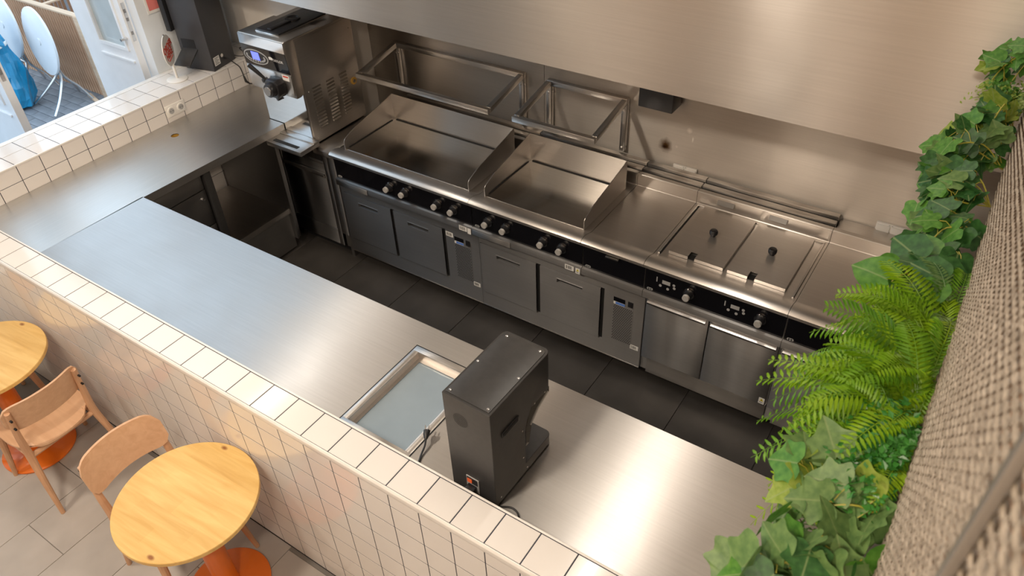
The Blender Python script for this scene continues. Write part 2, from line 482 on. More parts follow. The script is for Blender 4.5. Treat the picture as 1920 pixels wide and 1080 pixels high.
def round_lamp(x, y, label, power=ROUND_POWER, col=WARM):
    t = thing('ceiling_lamp', label, 'lamp', (x, y, 4.6), group='round ceiling lamps')
    MB().lathe([(0.10, 0.0), (0.22, -0.01), (0.22, -0.05), (0.205, -0.055)], seg=32).build('housing', 'white_plastic', t)
    MB().lathe([(0.20, -0.054), (0.20, -0.060), (0.10, -0.066), (0.01, -0.068)], seg=32).build('diffuser', 'lamp_white', t)
    area_light('round_light', (0, 0, -0.075), 0.40, 0.40, power, col, parent=t, shape='DISK')
round_lamp(-1.6, -1.5, 'round warm ceiling lamp above the far cafe table')
round_lamp(0.6, -1.7, 'round warm ceiling lamp above the near cafe table')
round_lamp(2.3, -2.3, 'round warm ceiling lamp above the near cafe corner')
round_lamp(3.6, 0.4, 'round warm ceiling lamp above the mezzanine', ROUND_POWER * 0.8)

# ------------------------------------------------------------------ room shell
TP = 0.153                                        # tile pitch along the counter
LEDGE = 1.165; CTOP = 1.05
XL = -2.58; LH = 1.249; YB = 2.94; YW = 2.60      # window-side tiled wall face, its height; splashback; white pier wall

fl = struct(MB().box(-2.9, 5.0, -3.4, 0.0, -0.12, -0.006).build('floor', 'floor_grout'))
ft = tile_mesh('floor_tile', 0.331, 0.664, 0.012, 0.0012, 'floor_tile')
for i in range(-6, 8):
    xc = 0.055 + 0.334 * (i + 0.5)
    off = -0.69 if i % 2 == 0 else -0.35
    for j in range(-4, 3):
        y0 = off + 0.667 * j; y1 = y0 + 0.667
        if y0 > -0.03 or y1 < -2.7: continue
        if y1 > 0.0:                                 # cut tile at the wall
            c = tile_mesh('floor_tile_cut', 0.331, max(0.02, 0.0 - y0 - 0.004), 0.012, 0.0012, 'floor_tile')
            mesh_obj('floor_tile', c, (xc, (y0 + 0.0) / 2, -0.006), fl)
        else:
            mesh_obj('floor_tile', ft, (xc, (y0 + y1) / 2, -0.006), fl)
kf = struct(MB().box(-2.9, 5.0, 0.0, YB + 0.1, -0.12, -0.006).build('floor_kitchen', 'kgrout'))
kt = tile_mesh('kitchen_floor_slab', 0.536, 1.296, 0.012, 0.001, 'kfloor')
for i in range(-6, 6):
    for j, yc in enumerate((0.80, 2.10)):
        mesh_obj('floor_slab', kt, (0.84 + 0.54 * (i + 0.5), yc, -0.006), kf)

struct(MB().box(-3.1, 5.1, -3.5, YB + 0.2, 4.6, 4.75).build('ceiling', 'ceiling'))
struct(MB().box(-3.1, 5.1, -3.5, -3.4, -0.1, 4.6).build('wall_front', 'warm_wall'))
struct(MB().box(5.0, 5.1, -3.4, YB + 0.2, -0.1, 4.6).build('wall_right', 'warm_wall'))
# left wall: piers, lintel and the cafe window opening
wl = MB()
wl.box(-3.06, -2.945, 1.885, YW + 0.3, 0.0, 2.15)
wl.box(-3.06, -2.945, 2.40, YW + 0.3, 2.15, 4.6)
wl.box(-3.06, -2.945, 1.885, 1.95, 2.15, 4.35)
wl.box(-3.05, -2.90, 0.14, 0.46, 0.0, 4.6)
wl.box(-3.05, -2.90, -3.4, 0.46, 3.55, 4.6)
wl.box(-3.06, -2.945, 0.46, 2.40, 4.35, 4.6)
wl.box(-3.05, -2.90, -3.4, 0.14, 0.0, 0.45)
wl.box(-3.05, -2.90, -3.4, -3.05, 0.45, 3.55)
struct(wl.build('wall_left', 'white_wall'))
# white pier wall behind the ice cream machine
struct(MB().box(-2.944, -1.74, YW, YB + 0.2, 0.0, 4.6).build('wall_back_pier', 'plaster'))
struct(MB().box(-1.74, 5.1, YB + 0.012, YB + 0.2, 0.0, 4.6).build('wall_back', 'plaster'))
wb = bpy.data.objects['wall_back']
for x0, x1 in ((-1.738, -0.1795), (-0.1765, 2.62), (2.623, 4.6)):
    MB().box(x0, x1, YB, YB + 0.011, 0.0, 2.3).build('steel_sheet', 'splash', wb)
# cafe window with frame bars and panes
cw = struct(MB().box(-3.02, -2.95, -3.05, -2.99, 0.45, 3.55).box(-3.02, -2.95, 0.08, 0.14, 0.45, 3.55)
            .box(-3.02, -2.95, -2.99, 0.08, 0.45, 0.52).box(-3.02, -2.95, -2.99, 0.08, 3.48, 3.55)
            .box(-3.02, -2.95, -2.0, -1.94, 0.52, 3.48).box(-3.02, -2.95, -0.98, -0.92, 0.52, 3.48).build('window_1', 'white_paint'))
for y0, y1 in ((-2.99, -2.0), (-1.94, -0.98), (-0.92, 0.08)):
    MB().box(-2.99, -2.984, y0, y1, 0.52, 3.48).build('pane', 'glass', cw)

# tiled half wall of the counter: white ledge tiles on top, square tiles on the cafe side
hw = struct(MB().box(-2.58, 3.4, 0.0014, 0.152, 0.0, LEDGE - 0.0016).build('wall_counter', 'grout'))
T_top = tile_mesh('ledge_tile', TP - 0.0045, 0.1405, 0.008, 0.0012, 'tile')
T_face = tile_mesh('wall_tile', TP - 0.0045, 0.008, 0.1475 - 0.0055, 0.0006, 'tile')
T_face_s = tile_mesh('wall_tile_short', TP - 0.0045, 0.008, 0.090, 0.0010, 'tile')
k0 = -17
for k in range(k0, 18):
    xc = (k + 0.5) * TP
    if xc - TP / 2 < -2.58: continue
    mesh_obj('ledge_tile', T_top, (xc, 0.0745, LEDGE - 0.004), hw)
for k in range(k0, 13):
    xc = (k + 0.5) * TP
    mesh_obj('wall_tile', T_face_s, (xc, 0.0045, 1.035 + 0.0465), hw)
    for r in range(7):
        mesh_obj('wall_tile', T_face, (xc, 0.0045, 0.0025 + 0.1475 * (r + 0.5)), hw)
rest = MB()
for k in range(13, 21):
    xc = (k + 0.5) * TP
    rest.box(xc - TP / 2 + 0.0017, xc + TP / 2 - 0.0017, 0.0005, 0.0085, 1.0365, 1.1265)
    for r in range(7):
        z = 0.0025 + 0.1475 * r
        rest.box(xc - TP / 2 + 0.0017, xc + TP / 2 - 0.0017, 0.0005, 0.0085, z + 0.0015, z + 0.146)
tag(rest.build('further_wall_tiles', 'tile', hw), kind='stuff')
for k in range(18, 21):
    mesh_obj('ledge_tile', T_top, ((k + 0.5) * TP, 0.0745, LEDGE - 0.004), hw)
tr = MB().prism([(-0.0085, 1.128), (0.0, 1.128), (0.0022, LEDGE - 0.012), (0.0022, LEDGE), (-0.002, LEDGE), (-0.0085, LEDGE - 0.010)], 0, -2.58, 3.4)
struct(tr.build('trim_1', 'trim_white', None, 0.001))
struct(MB().box(-2.58, 3.4, 0.148, 0.157, CTOP, LEDGE + 0.001).build('trim_2', 'trim_white', None, 0.0015))

# tiled half wall below the service window
lw = struct(MB().box(-2.944, XL - 0.0020, 0.0, YW, 0.0, LH - 0.0016).build('wall_window_ledge', 'grout'))
T_l = tile_mesh('sill_tile', 0.1525 - 0.0035, TP - 0.0045, 0.008, 0.0010, 'tile')
T_v = tile_mesh('inner_wall_tile', 0.008, TP - 0.0045, 0.103, 0.0010, 'tile')
T_w = tile_mesh('inner_wall_tile_low', 0.008, TP - 0.0045, 0.088, 0.0010, 'tile')
Y0 = 0.0933 - TP
for k in range(0, 18):
    ya = Y0 + TP * k; yb = ya + TP
    if ya < 0.14: continue
    d = TP - 0.0045
    if yb > YW:
        d = YW - ya - 0.004
        if d < 0.02: continue
        tl = tile_mesh('sill_tile_cut', 0.149, d, 0.008, 0.001, 'tile'); tv = tile_mesh('inner_cut', 0.008, d, 0.103, 0.001, 'tile'); tw = tile_mesh('inner_cut2', 0.008, d, 0.088, 0.001, 'tile')
    else: tl, tv, tw = T_l, T_v, T_w
    yc = ya + 0.00175 + d / 2
    for xc in (XL - 0.0835, XL - 0.236):
        mesh_obj('sill_tile', tl, (xc, yc, LH - 0.004), lw)
    mesh_obj('wall_tile', tv, (XL - 0.0045, yc, 1.138 + 0.0535), lw)
    mesh_obj('wall_tile', tw, (XL - 0.0045, yc, 1.138 - 0.0455), lw)
    if ya > 1.2:
        mesh_obj('wall_tile', T_v, (XL - 0.0045, yc, 0.99), lw)
struct(MB().box(-2.944, -2.8945, 0.0, YW - .001, LH - 0.0055, LH - 0.0002).build('trim_4', 'trim_white', None, 0.001))
struct(MB().box(XL - 0.009, XL + 0.002, 0.152, YW, LH - 0.010, LH + 0.001).build('trim_3', 'trim_white', None, 0.002))
struct(MB().box(-2.944, XL - .001, -0.006, -0.0005, 0.0, LH).build('trim_5', 'trim_white', None, 0.001))
# beige tiles low under the window counter (seen below the worktop)
lowt = tile_mesh('low_tile', 0.008, TP - 0.0045, 0.1445, 0.001, 'tile')
for k in range(8, 16):
    for r in range(6):
        mesh_obj('wall_tile', lowt, (XL - 0.0045, Y0 + TP * (k + 0.5), 0.05 + 0.1475 * (r + 0.5)), lw)

# double door leaves standing open outside the service window
def door_leaf(name, hx, lx, y, glass_x, glass_z, thick=0.055):
    d = MB()
    z0, z1 = 0.05, 2.75
    gx0, gx1 = glass_x
    d.box(hx, gx0, y, y + thick, z0, z1); d.box(gx1, lx, y, y + thick, z0, z1)
    d.box(gx0, gx1, y, y + thick, z0, glass_z); d.box(gx0, gx1, y, y + thick, 2.62, z1)
    o = struct(d.build(name, 'white_paint', None))
    MB().box(gx0, gx1, y + 0.022, y + 0.028, glass_z, 2.62).build('pane', 'frosted', o)
    MB().box(gx0 - 0.03, gx1 + 0.03, y - 0.012, y - 0.0002, glass_z - 0.10, glass_z - 0.085).build('rail_bead', 'white_paint', o)
    b = MB()
    for (a0, a1, b0, b1) in ((gx0 - 0.012, gx1 + 0.012, glass_z - 0.012, glass_z + 0.012),):
        b.box(a0, a1, y - 0.012, y - 0.0002, b0, b1)
    b.box(gx0 - 0.012, gx0 + 0.012, y - 0.012, y - 0.0002, glass_z + .0122, 2.62).box(gx1 - 0.012, gx1 + 0.012, y - 0.012, y - 0.0002, glass_z + .0122, 2.62)
    b.build('glazing_bead', 'white_paint', o)
    MB().box(lx, lx + 0.003, y + 0.014, y + 0.040, 1.50, 1.78).build('lock_plate', 'knob_metal', o)
    for z in (1.56, 1.66, 1.72):
        MB().box(lx + 0.003, lx + 0.007, y + 0.020, y + 0.034, z - 0.012, z + 0.012).build('latch', 'dull_steel', o)
    MB().cyl((lx - 0.05, y, 1.52), (lx - 0.05, y - 0.05, 1.52), 0.011, seg=12).build('handle', 'knob_metal', o)
    return o
door_leaf('door_1', -3.70, -3.04, 1.82, (-3.47, -3.12), 1.43)
door_leaf('door_2', -3.88, -3.22, 0.93, (-3.76, -3.32), 1.33)

# exhaust hood above the cooking line
HY = 2.05; HZ = 1.957
hood = thing('exhaust_hood', 'long brushed steel exhaust hood above the cooking line', 'hood', (0.6, HY, HZ))
W(hood).box(-2.94, 4.6, HY, HY + 0.006, HZ, 4.2).build('front_panel', 'steel_hood', hood)
W(hood).box(-2.9, 4.6, HY + 0.0065, HY + 0.04, HZ + 0.001, HZ + 0.010).build('bottom_flange', 'steel_hood', hood)
W(hood).box(-2.9, 4.6, HY + 0.0065, YW - 0.01, HZ + 0.5, HZ + 0.51).build('filter_tray', 'dull_steel', hood)
W(hood).box(-2.9, 4.6, HY + 0.0065, YW - 0.01, 4.19, 4.2).build('top_panel', 'steel_hood', hood)

# mezzanine slab that carries the rattan balustrade
struct(MB().box(2.56, 5.0, -3.4, YB, 2.02, 2.22).build('floor_mezzanine', 'plaster'))

# ------------------------------------------------------------------ worktops
wt = thing('window_worktop', 'stainless steel worktop running along the tiled service window', 'worktop', (-2.2, 1.2, CTOP))
poly = [(-2.578, 0.158), (-1.891, 0.158), (-1.878, 0.897), (-1.838, 1.965), (-1.838, 2.049), (-1.990, 2.049), (-1.990, YW - 0.004), (-2.578, YW - 0.004)]
# top sheet with a cable hole
mb = W(wt)
hc = Vector((-2.387, 1.528)); hr = 0.028
ring = [(hc.x + hr * math.cos(2 * PI * i / 24), hc.y + hr * math.sin(2 * PI * i / 24)) for i in range(24)]
bm = mb.bm
def ringv(pts, z): return [bm.verts.new(Vector((p[0], p[1], z)) - mb.off) for p in pts]
for z in (CTOP, CTOP - 0.004):
    o_ = ringv(poly, z); h_ = ringv(ring, z)
    es = [bm.edges.new((o_[i], o_[(i + 1) % len(o_)])) for i in range(len(o_))] + [bm.edges.new((h_[i], h_[(i + 1) % 24])) for i in range(24)]
    bmesh.ops.triangle_fill(bm, use_beauty=True, edges=es)
mb.build('top_sheet', 'steel_wtop', wt)
W(wt).prism(poly[1:5] + [(-1.860, 2.049), (-1.860, 1.965), (-1.900, 0.897), (-1.913, 0.158)], 2, CTOP - 0.055, CTOP - 0.0005).build('front_edge', 'steel_wtop', wt)
W(wt).cyl((hc.x, hc.y, CTOP - 0.06), (hc.x, hc.y, CTOP - 0.004), hr + 0.001, seg=24, cap=False).build('hole_sleeve', 'yellow_ring', wt)

ct = thing('counter_worktop', 'long stainless steel worktop behind the white tiled ledge', 'worktop', (0.5, 0.5, CTOP))
IX0, IX1, IY0, IY1 = 0.447, 0.838, 0.20, 0.756       # cut-out for the drop-in display well
Yc0, Yc1 = 0.158, 0.897
cm = W(ct)
for (a, b_, c, d) in ((-1.8885, IX0, Yc0, Yc1), (IX1, 3.3, Yc0, Yc1), (IX0, IX1, IY1, Yc1), (IX0, IX1, Yc0, IY0)):
    cm.face([(a, c, CTOP), (b_, c, CTOP), (b_, d, CTOP), (a, d, CTOP)])
bmesh.ops.remove_doubles(cm.bm, verts=cm.bm.verts, dist=0.0001)
cm.build('top_sheet', 'steel_top', ct)
W(ct).box(-1.878, 3.3, Yc1 - 0.014, Yc1, CTOP - 0.055, CTOP - 0.0004).build('front_edge', 'steel_top', ct)

well = thing('drop_in_display_well', 'square drop-in steel display well with glass sheet in the counter', 'display well', (0.642, 0.478, CTOP))
fr = 0.034
wm = W(well)
for (a, b_, c, d) in ((IX0 + .002, IX1 - .002, IY1 - fr, IY1 - .002), (IX0 + .002, IX1 - .002, IY0 + .002, IY0 + fr), (IX0 + .002, IX0 + fr, IY0 + fr, IY1 - fr), (IX1 - fr, IX1 - .002, IY0 + fr, IY1 - fr)):
    wm.box(a, b_, c, d, CTOP - 0.004, CTOP + 0.002)
wm.build('rim', 'steel_top', well, 0.0008)
wm = W(well)
for (a, b_, c, d) in ((IX0 + .03, IX1 - .03, IY1 - fr - .001, IY1 - fr + .002), (IX0 + .03, IX1 - .03, IY0 + fr - .002, IY0 + fr), (IX0 + fr - .002, IX0 + fr + .001, IY0 + fr, IY1 - fr), (IX1 - fr - .001, IX1 - fr + .002, IY0 + fr, IY1 - fr)):
    wm.box(a, b_, c, d, CTOP - 0.075, CTOP - 0.004)
wm.build('inner_wall', 'steel_deck', well)
wm = W(well)
for (a, b_, c, d) in ((IX0 + fr, IX1 - fr, IY1 - fr - .022, IY1 - fr - .001), (IX0 + fr, IX0 + fr + .018, IY0 + fr, IY1 - fr - .022), (IX1 - fr - .018, IX1 - fr, IY0 + fr, IY1 - fr - .022)):
    wm.box(a, b_, c, d, CTOP - 0.040, CTOP - 0.036)
wm.build('support_ledge', 'steel_deck', well)
W(well).box(IX0 + fr + .001, IX1 - fr - .001, IY0 + fr + .001, IY1 - fr - .002, CTOP - 0.049, CTOP - 0.043).build('glass_sheet', 'well_glass', well)
W(well).box(IX0 - .004, IX0, IY0, IY1 + .004, CTOP, CTOP + .0006).box(IX0, IX1, IY1, IY1 + .004, CTOP, CTOP + .0006).box(IX1, IX1 + .004, IY0, IY1 + .004, CTOP, CTOP + .0006).build('seal', 'black_soft', well)

# unseen cabinets added under the counter to block light (backs towards the cafe wall)
for i, (a, b_) in enumerate(((-1.86, -0.62), (-0.61, 0.40), (0.87, 2.1), (2.11, 3.3))):
    c = thing('counter_base_cabinet', ['stainless base cabinet under the window end of the counter', 'stainless base cabinet left of the display well', 'stainless base cabinet below the black dispenser', 'stainless base cabinet at the planted end of the counter'][i], 'cabinet', ((a + b_) / 2, 0.5, 0), group='base cabinets under the counter')
    W(c).box(a, b_, 0.16, 0.84, 0.10, CTOP - 0.057).build('body', 'steel_front', c)
    W(c).box(a + .02, b_ - .02, 0.2, 0.79, 0.0, 0.099).build('plinth', 'black_soft', c)
    n = 2; wd = (b_ - a) / n
    for j in range(n):
        dd = W(c).box(a + wd * j + .008, a + wd * (j + 1) - .008, 0.841, 0.862, 0.14, CTOP - 0.075).build('door', 'steel_front', c, 0.002)

# open shelf unit and drawer cabinet below the window worktop
sh = thing('open_shelf_unit', 'open stainless shelf bay below the window worktop', 'shelf unit', (-2.2, 1.65, 0))
W(sh).box(-2.56, -1.89, 1.392, 1.925, 0.352, 0.366).build('bottom_shelf', 'steel_deck', sh)
W(sh).box(-1.889, -1.868, 1.392, 1.965, 0.33, 0.374).build('shelf_lip', 'steel_deck', sh, 0.001)
W(sh).box(-2.56, -1.845, 1.927, 1.942, 0.10, CTOP - 0.06).build('side_panel', 'steel_front', sh)
W(sh).box(-1.885, -1.855, 1.928, 1.968, 0.10, CTOP - 0.06).build('corner_post', 'steel_front', sh, 0.002)
W(sh).box(-1.896, -1.88, 1.392, 1.926, 0.02, 0.33).build('plinth_panel', 'dull_steel', sh)
W(sh).box(-1.93, -1.872, 1.336, 1.390, 0.02, CTOP - 0.06).build('upright_post', 'black_paint', sh, 0.002)
dc = thing('drawer_cabinet', 'dark steel drawer cabinet below the inner worktop corner', 'cabinet', (-2.2, 1.1, 0))
W(dc).box(-2.55, -1.915, 0.90, 1.33, 0.08, 0.985).build('body', 'dull_steel', dc)
for z0, z1 in ((0.60, 0.868), (0.34, 0.592), (0.10, 0.332)):
    d = W(dc).box(-1.914, -1.893, 0.91, 1.325, z0, z1).build('drawer', 'steel_front', dc, 0.002)
    W(dc).cyl((-1.893, 1.288, (z0 + z1) / 2 + 0.075), (-1.884, 1.288, (z0 + z1) / 2 + 0.075), 0.012, seg=16).build('lock', 'chrome', d)
W(dc).box(-1.914, -1.896, 0.91, 1.325, 0.875, 0.98).build('top_rail', 'dull_steel', dc, 0.002)

# ------------------------------------------------------------------ cooking line
CB = [-1.376, -0.172, 0.642, 1.046, 1.856, 2.262]     # module boundaries
DZ = 0.945                                            # deck height
FY = 2.05                                             # cabinet front plane
def top_profile():
    p = [(2.046, 0.914), (2.018, 0.920), (2.004, 0.936), (2.004, 0.950), (2.016, 0.963), (2.040, 0.969), (2.075, 0.966), (2.105, 0.956), (2.128, DZ + 0.001),
         (2.140, DZ), (2.737, DZ), (2.740, DZ + 0.004), (2.740, 1.026), (2.744, 1.030), (2.775, 1.030), (2.775, 0.745), (2.046, 0.745)]
    return p
def barcode(mb_parent, root, x, z, w=0.055, h=0.032, y=FY - 0.0, yoff=0.001, name='barcode_sticker', tilt=0.0):
    """white sticker with black bars standing on a plane facing -y"""
    s_ = W(root).box(x, x + w, y - yoff, y - yoff + 0.0008, z, z + h).build(name, 'white_paper', root)
    b = W(root); rnd = random.Random(int(x * 1000))
    xx = x + w * 0.12
    while xx < x + w * 0.75:
        t = w * rnd.choice((0.02, 0.035, 0.05))
        b.box(xx, xx + t, y - yoff - 0.0004, y - yoff - 0.0001, z + h * 0.2, z + h * 0.85); xx += t + w * rnd.choice((0.025, 0.04, 0.05))
    b.build('bars', 'ink', s_)
    return s_
def warning_sticker(root, x, z, w=0.032, y=FY):
    s_ = W(root).box(x, x + w, y - 0.0018, y - 0.001, z, z + w * 1.35).build('warning_sticker', 'white_paper', root)
    cx = x + w / 2
    W(root).prism([(cx - w * .36, z + w * .62), (cx + w * .36, z + w * .62), (cx, z + w * 1.22)], 1, y - 0.0021, y - 0.0019).build('triangle', 'yellow_ink', s_)
    W(root).box(cx - w * .04, cx + w * .04, y - 0.0025, y - 0.0022, z + w * .70, z + w * 1.0).build('mark', 'ink', s_)
    W(root).box(x + w * .15, x + w * .85, y - 0.0021, y - 0.0019, z + w * .25, z + w * .32).box(x + w * .15, x + w * .7, y - 0.0021, y - 0.0019, z + w * .42, z + w * .48).build('print', 'ink', s_)
def knob(root, x, z):
    k = W(root).cyl((x, 2.0355, z), (x, 2.028, z), 0.034, 0.033, 24).build('knob', 'chrome', root, 0, True)
    W(root).cyl((x, 2.028, z), (x, 2.000, z), 0.0265, 0.0225, 24).build('knob_skirt', 'black_plastic', k, 0, True)
    W(root).cyl((x, 2.0003, z), (x, 1.985, z), 0.0205, 0.0195, 24).build('knob_cap', 'knob_face', k, 0, True)
def module(name, label, cat, i, tab=True):
    x0, x1 = CB[i] + 0.0012, CB[i + 1] - 0.0012
    t = thing(name, label, cat, ((x0 + x1) / 2, 2.4, 0.69))
    W(t).prism(top_profile(), 0, x0, x1).build('body', 'steel_deck', t, 0, True)
    W(t).hexa([(x0 + .002, 2.040, .752), (x1 - .002, 2.040, .752), (x1 - .002, 2.0455, .752), (x0 + .002, 2.0455, .752),
               (x0 + .002, 2.036, .9135), (x1 - .002, 2.036, .9135), (x1 - .002, 2.0455, .9135), (x0 + .002, 2.0455, .9135)]).build('control_panel', 'black_gloss', t)
    W(t).prism([(2.028, .698), (2.022, .712), (2.024, .748), (2.046, .752), (2.10, .744), (2.10, .698)], 0, x0, x1).build('front_rim', 'steel_front', t, 0, True)
    if tab:
        W(t).box(x0 + .003, x0 + .30, 2.0185, 2.0215, .702, .741).build('hinged_flap', 'steel_front', t, 0.001)
    b = W(t)
    b.cyl((x0 + 0.026, 2.0405, .768), (x0 + 0.026, 2.0375, .768), 0.008, seg=14).cyl((x0 + 0.046, 2.0405, .768), (x0 + 0.046, 2.0375, .768), 0.008, seg=14)
    b.box(x0 + .026, x0 + .046, 2.0375, 2.0405, .760, .776).build('badge', 'lcd_grey', t)
    return t, x0, x1
def rear_rail(t, x0, x1):
    W(t).box(x0, x1, 2.776, 2.800, 0.93, 1.020).build('vent_slot', 'dark_gap', t)
    W(t).box(x0, x1, 2.801, 2.842, 0.93, 1.034).build('vent_rail', 'steel_deck', t, 0.004)
    W(t).box(x0, x1, 2.843, 2.872, 0.93, 1.018).build('vent_slot', 'dark_gap', t)
    W(t).box(x0, x1, 2.873, 2.912, 0.93, 1.040).build('vent_rail', 'steel_deck', t, 0.004)
def griddle(t, px0, px1):
    """splash guards and plate of a griddle"""
    W(t).box(px0, px1, 2.133, 2.655, DZ + .0005, DZ + .004).build('griddle_plate', 'plate', t)
    W(t).box(px0 - .002, px1 + .002, 2.657, 2.662, DZ + .001, 1.150).build('back_guard', 'steel_deck', t)
    side = [(2.122, DZ + .001), (2.122, 1.004), (2.126, 1.016), (2.136, 1.026), (2.24, 1.064), (2.600, 1.134), (2.662, 1.150), (2.662, DZ + .001)]
    for x in (px0 - .005, px1 + .001):
        W(t).prism(side, 0, x, x + .004).build('side_guard', 'steel_side', t)
    W(t).box(px0 + .02, px1 - .02, 2.648, 2.6565, DZ + .004, DZ + .0085).build('drain_slot', 'dark_gap', t)
    for x in (px0 + .0005, px1 - .0055):
        W(t).box(x, x + .005, 2.16, 2.63, DZ + .004, DZ + .0075).build('drain_slot', 'dark_gap', t)

t, x0, x1 = module('griddle', 'wide flat-top griddle with high splash guards beside the ice cream machine', 'griddle', 0)
griddle(t, -1.322, -0.252); rear_rail(t, x0, x1)
for x in (-0.862, -0.727, -0.449, -0.316): knob(t, x, 0.832)
barcode(None, t, -0.272, 0.703, 0.062, 0.036, 2.0215); W(t).box(-0.205, -0.178, 2.0205, 2.0212, .694, .738).build('sticker', 'white_paper', t)
t, x0, x1 = module('griddle', 'narrower flat-top griddle with splash guards in the middle of the line', 'griddle', 1)
griddle(t, -0.118, 0.594); rear_rail(t, x0, x1)
for x in (-0.045, 0.091, 0.367, 0.499): knob(t, x, 0.832)
barcode(None, t, 0.530, 0.703, 0.062, 0.036, 2.0215); warning_sticker(t, 0.604, 0.697, 0.030, 2.0225)
t, x0, x1 = module('neutral_worktop_unit', 'plain steel worktop unit between griddle and water bath', 'worktop unit', 2, False)
rear_rail(t, x0, x1)
W(t).box(0.80, 0.885, 2.012, 2.0365, 0.898, 0.909).build('drawer_pull', 'knob_metal', t, 0.003)
t, x0, x1 = module('water_bath', 'steel water bath with two lidded wells and black lid knobs', 'water bath', 3, False)
rear_rail(t, x0, x1)
# raised frame round the wells, then the lids
f = W(t)
for (a, b_, c, d) in ((1.062, 1.840, 2.706, 2.722), (1.062, 1.074, 2.15, 2.706), (1.828, 1.840, 2.15, 2.706)):
    f.box(a, b_, c, d, DZ, DZ + .0075)
f.build('well_frame', 'steel_deck', t, 0.002)
W(t).box(1.0745, 1.082, 2.15, 2.705, DZ + .0003, DZ + .001).build('frame_shadow_gap', 'dark_gap', t)  # dark strip paints the shade along the inside of the frame
for (a, b_, nx) in ((1.118, 1.438, 1.252), (1.463, 1.783, 1.596)):
    L_ = W(t); z = DZ + .022
    ny = 0.052; nw = 0.020
    L_.box(a, nx - nw, 2.178, 2.696, z - .003, z); L_.box(nx + nw, b_, 2.178, 2.696, z - .003, z); L_.box(nx - nw, nx + nw, 2.178 + ny, 2.696, z - .003, z)
    L_.box(a, nx - nw, 2.176, 2.179, DZ + .002, z); L_.box(nx + nw, b_, 2.176, 2.179, DZ + .002, z)
    L_.box(a, a + .003, 2.178, 2.696, DZ + .002, z - .003); L_.box(b_ - .003, b_, 2.178, 2.696, DZ + .002, z - .003); L_.box(a, b_, 2.693, 2.696, DZ + .002, z - .003)
    lid = L_.build('lid', 'steel_deck', t)
    W(t).box(nx - nw, nx + nw, 2.184, 2.178 + ny, DZ + .001, DZ + .003).build('ladle_slot', 'dark_gap', lid)
    kx, ky = (a + b_) / 2, 2.432
    W(t).lathe([(0.014, 0.0), (0.013, .010), (0.022, .014), (0.024, .020), (0.024, .034), (0.020, .040), (0.006, .042)], (kx, ky, z), 24).build('lid_knob', 'black_plastic', lid, 0, True)
for x in (1.18, 1.50):
    W(t).prism([(2.7395, 0.985), (2.715, 0.990), (2.712, 0.994), (2.7395, 1.012)], 0, x, x + .105).build('overflow_tab', 'steel_deck', t)  # sloped steel tabs on the rear upstand
for x in (1.178, 1.579):
    d = W(t).box(x - .024, x + .024, 2.0355, 2.0382, .838, .862).build('display', 'lcd_grey', t)
    for dx, dz in ((-.034, -.02), (.012, -.028), (.050, -.008), (.046, .012)):
        W(t).cyl((x + dx, 2.0385, .838 + dz), (x + dx, 2.0365, .838 + dz), 0.0085, seg=14).build('button', 'lcd_grey', t)
    W(t).box(x - .060, x - .054, 2.0362, 2.0385, .838, .872).build('indicator_lights', 'lcd_grey', t)
for x in (1.316, 1.722): knob(t, x, 0.832)
t, x0, x1 = module('neutral_worktop_unit', 'plain steel worktop unit at the planted end of the line', 'worktop unit', 4, False)
W(t).box(x0, x1, 2.776, 2.93, 0.93, 1.000).build('rear_shelf', 'steel_deck', t, 0.003)

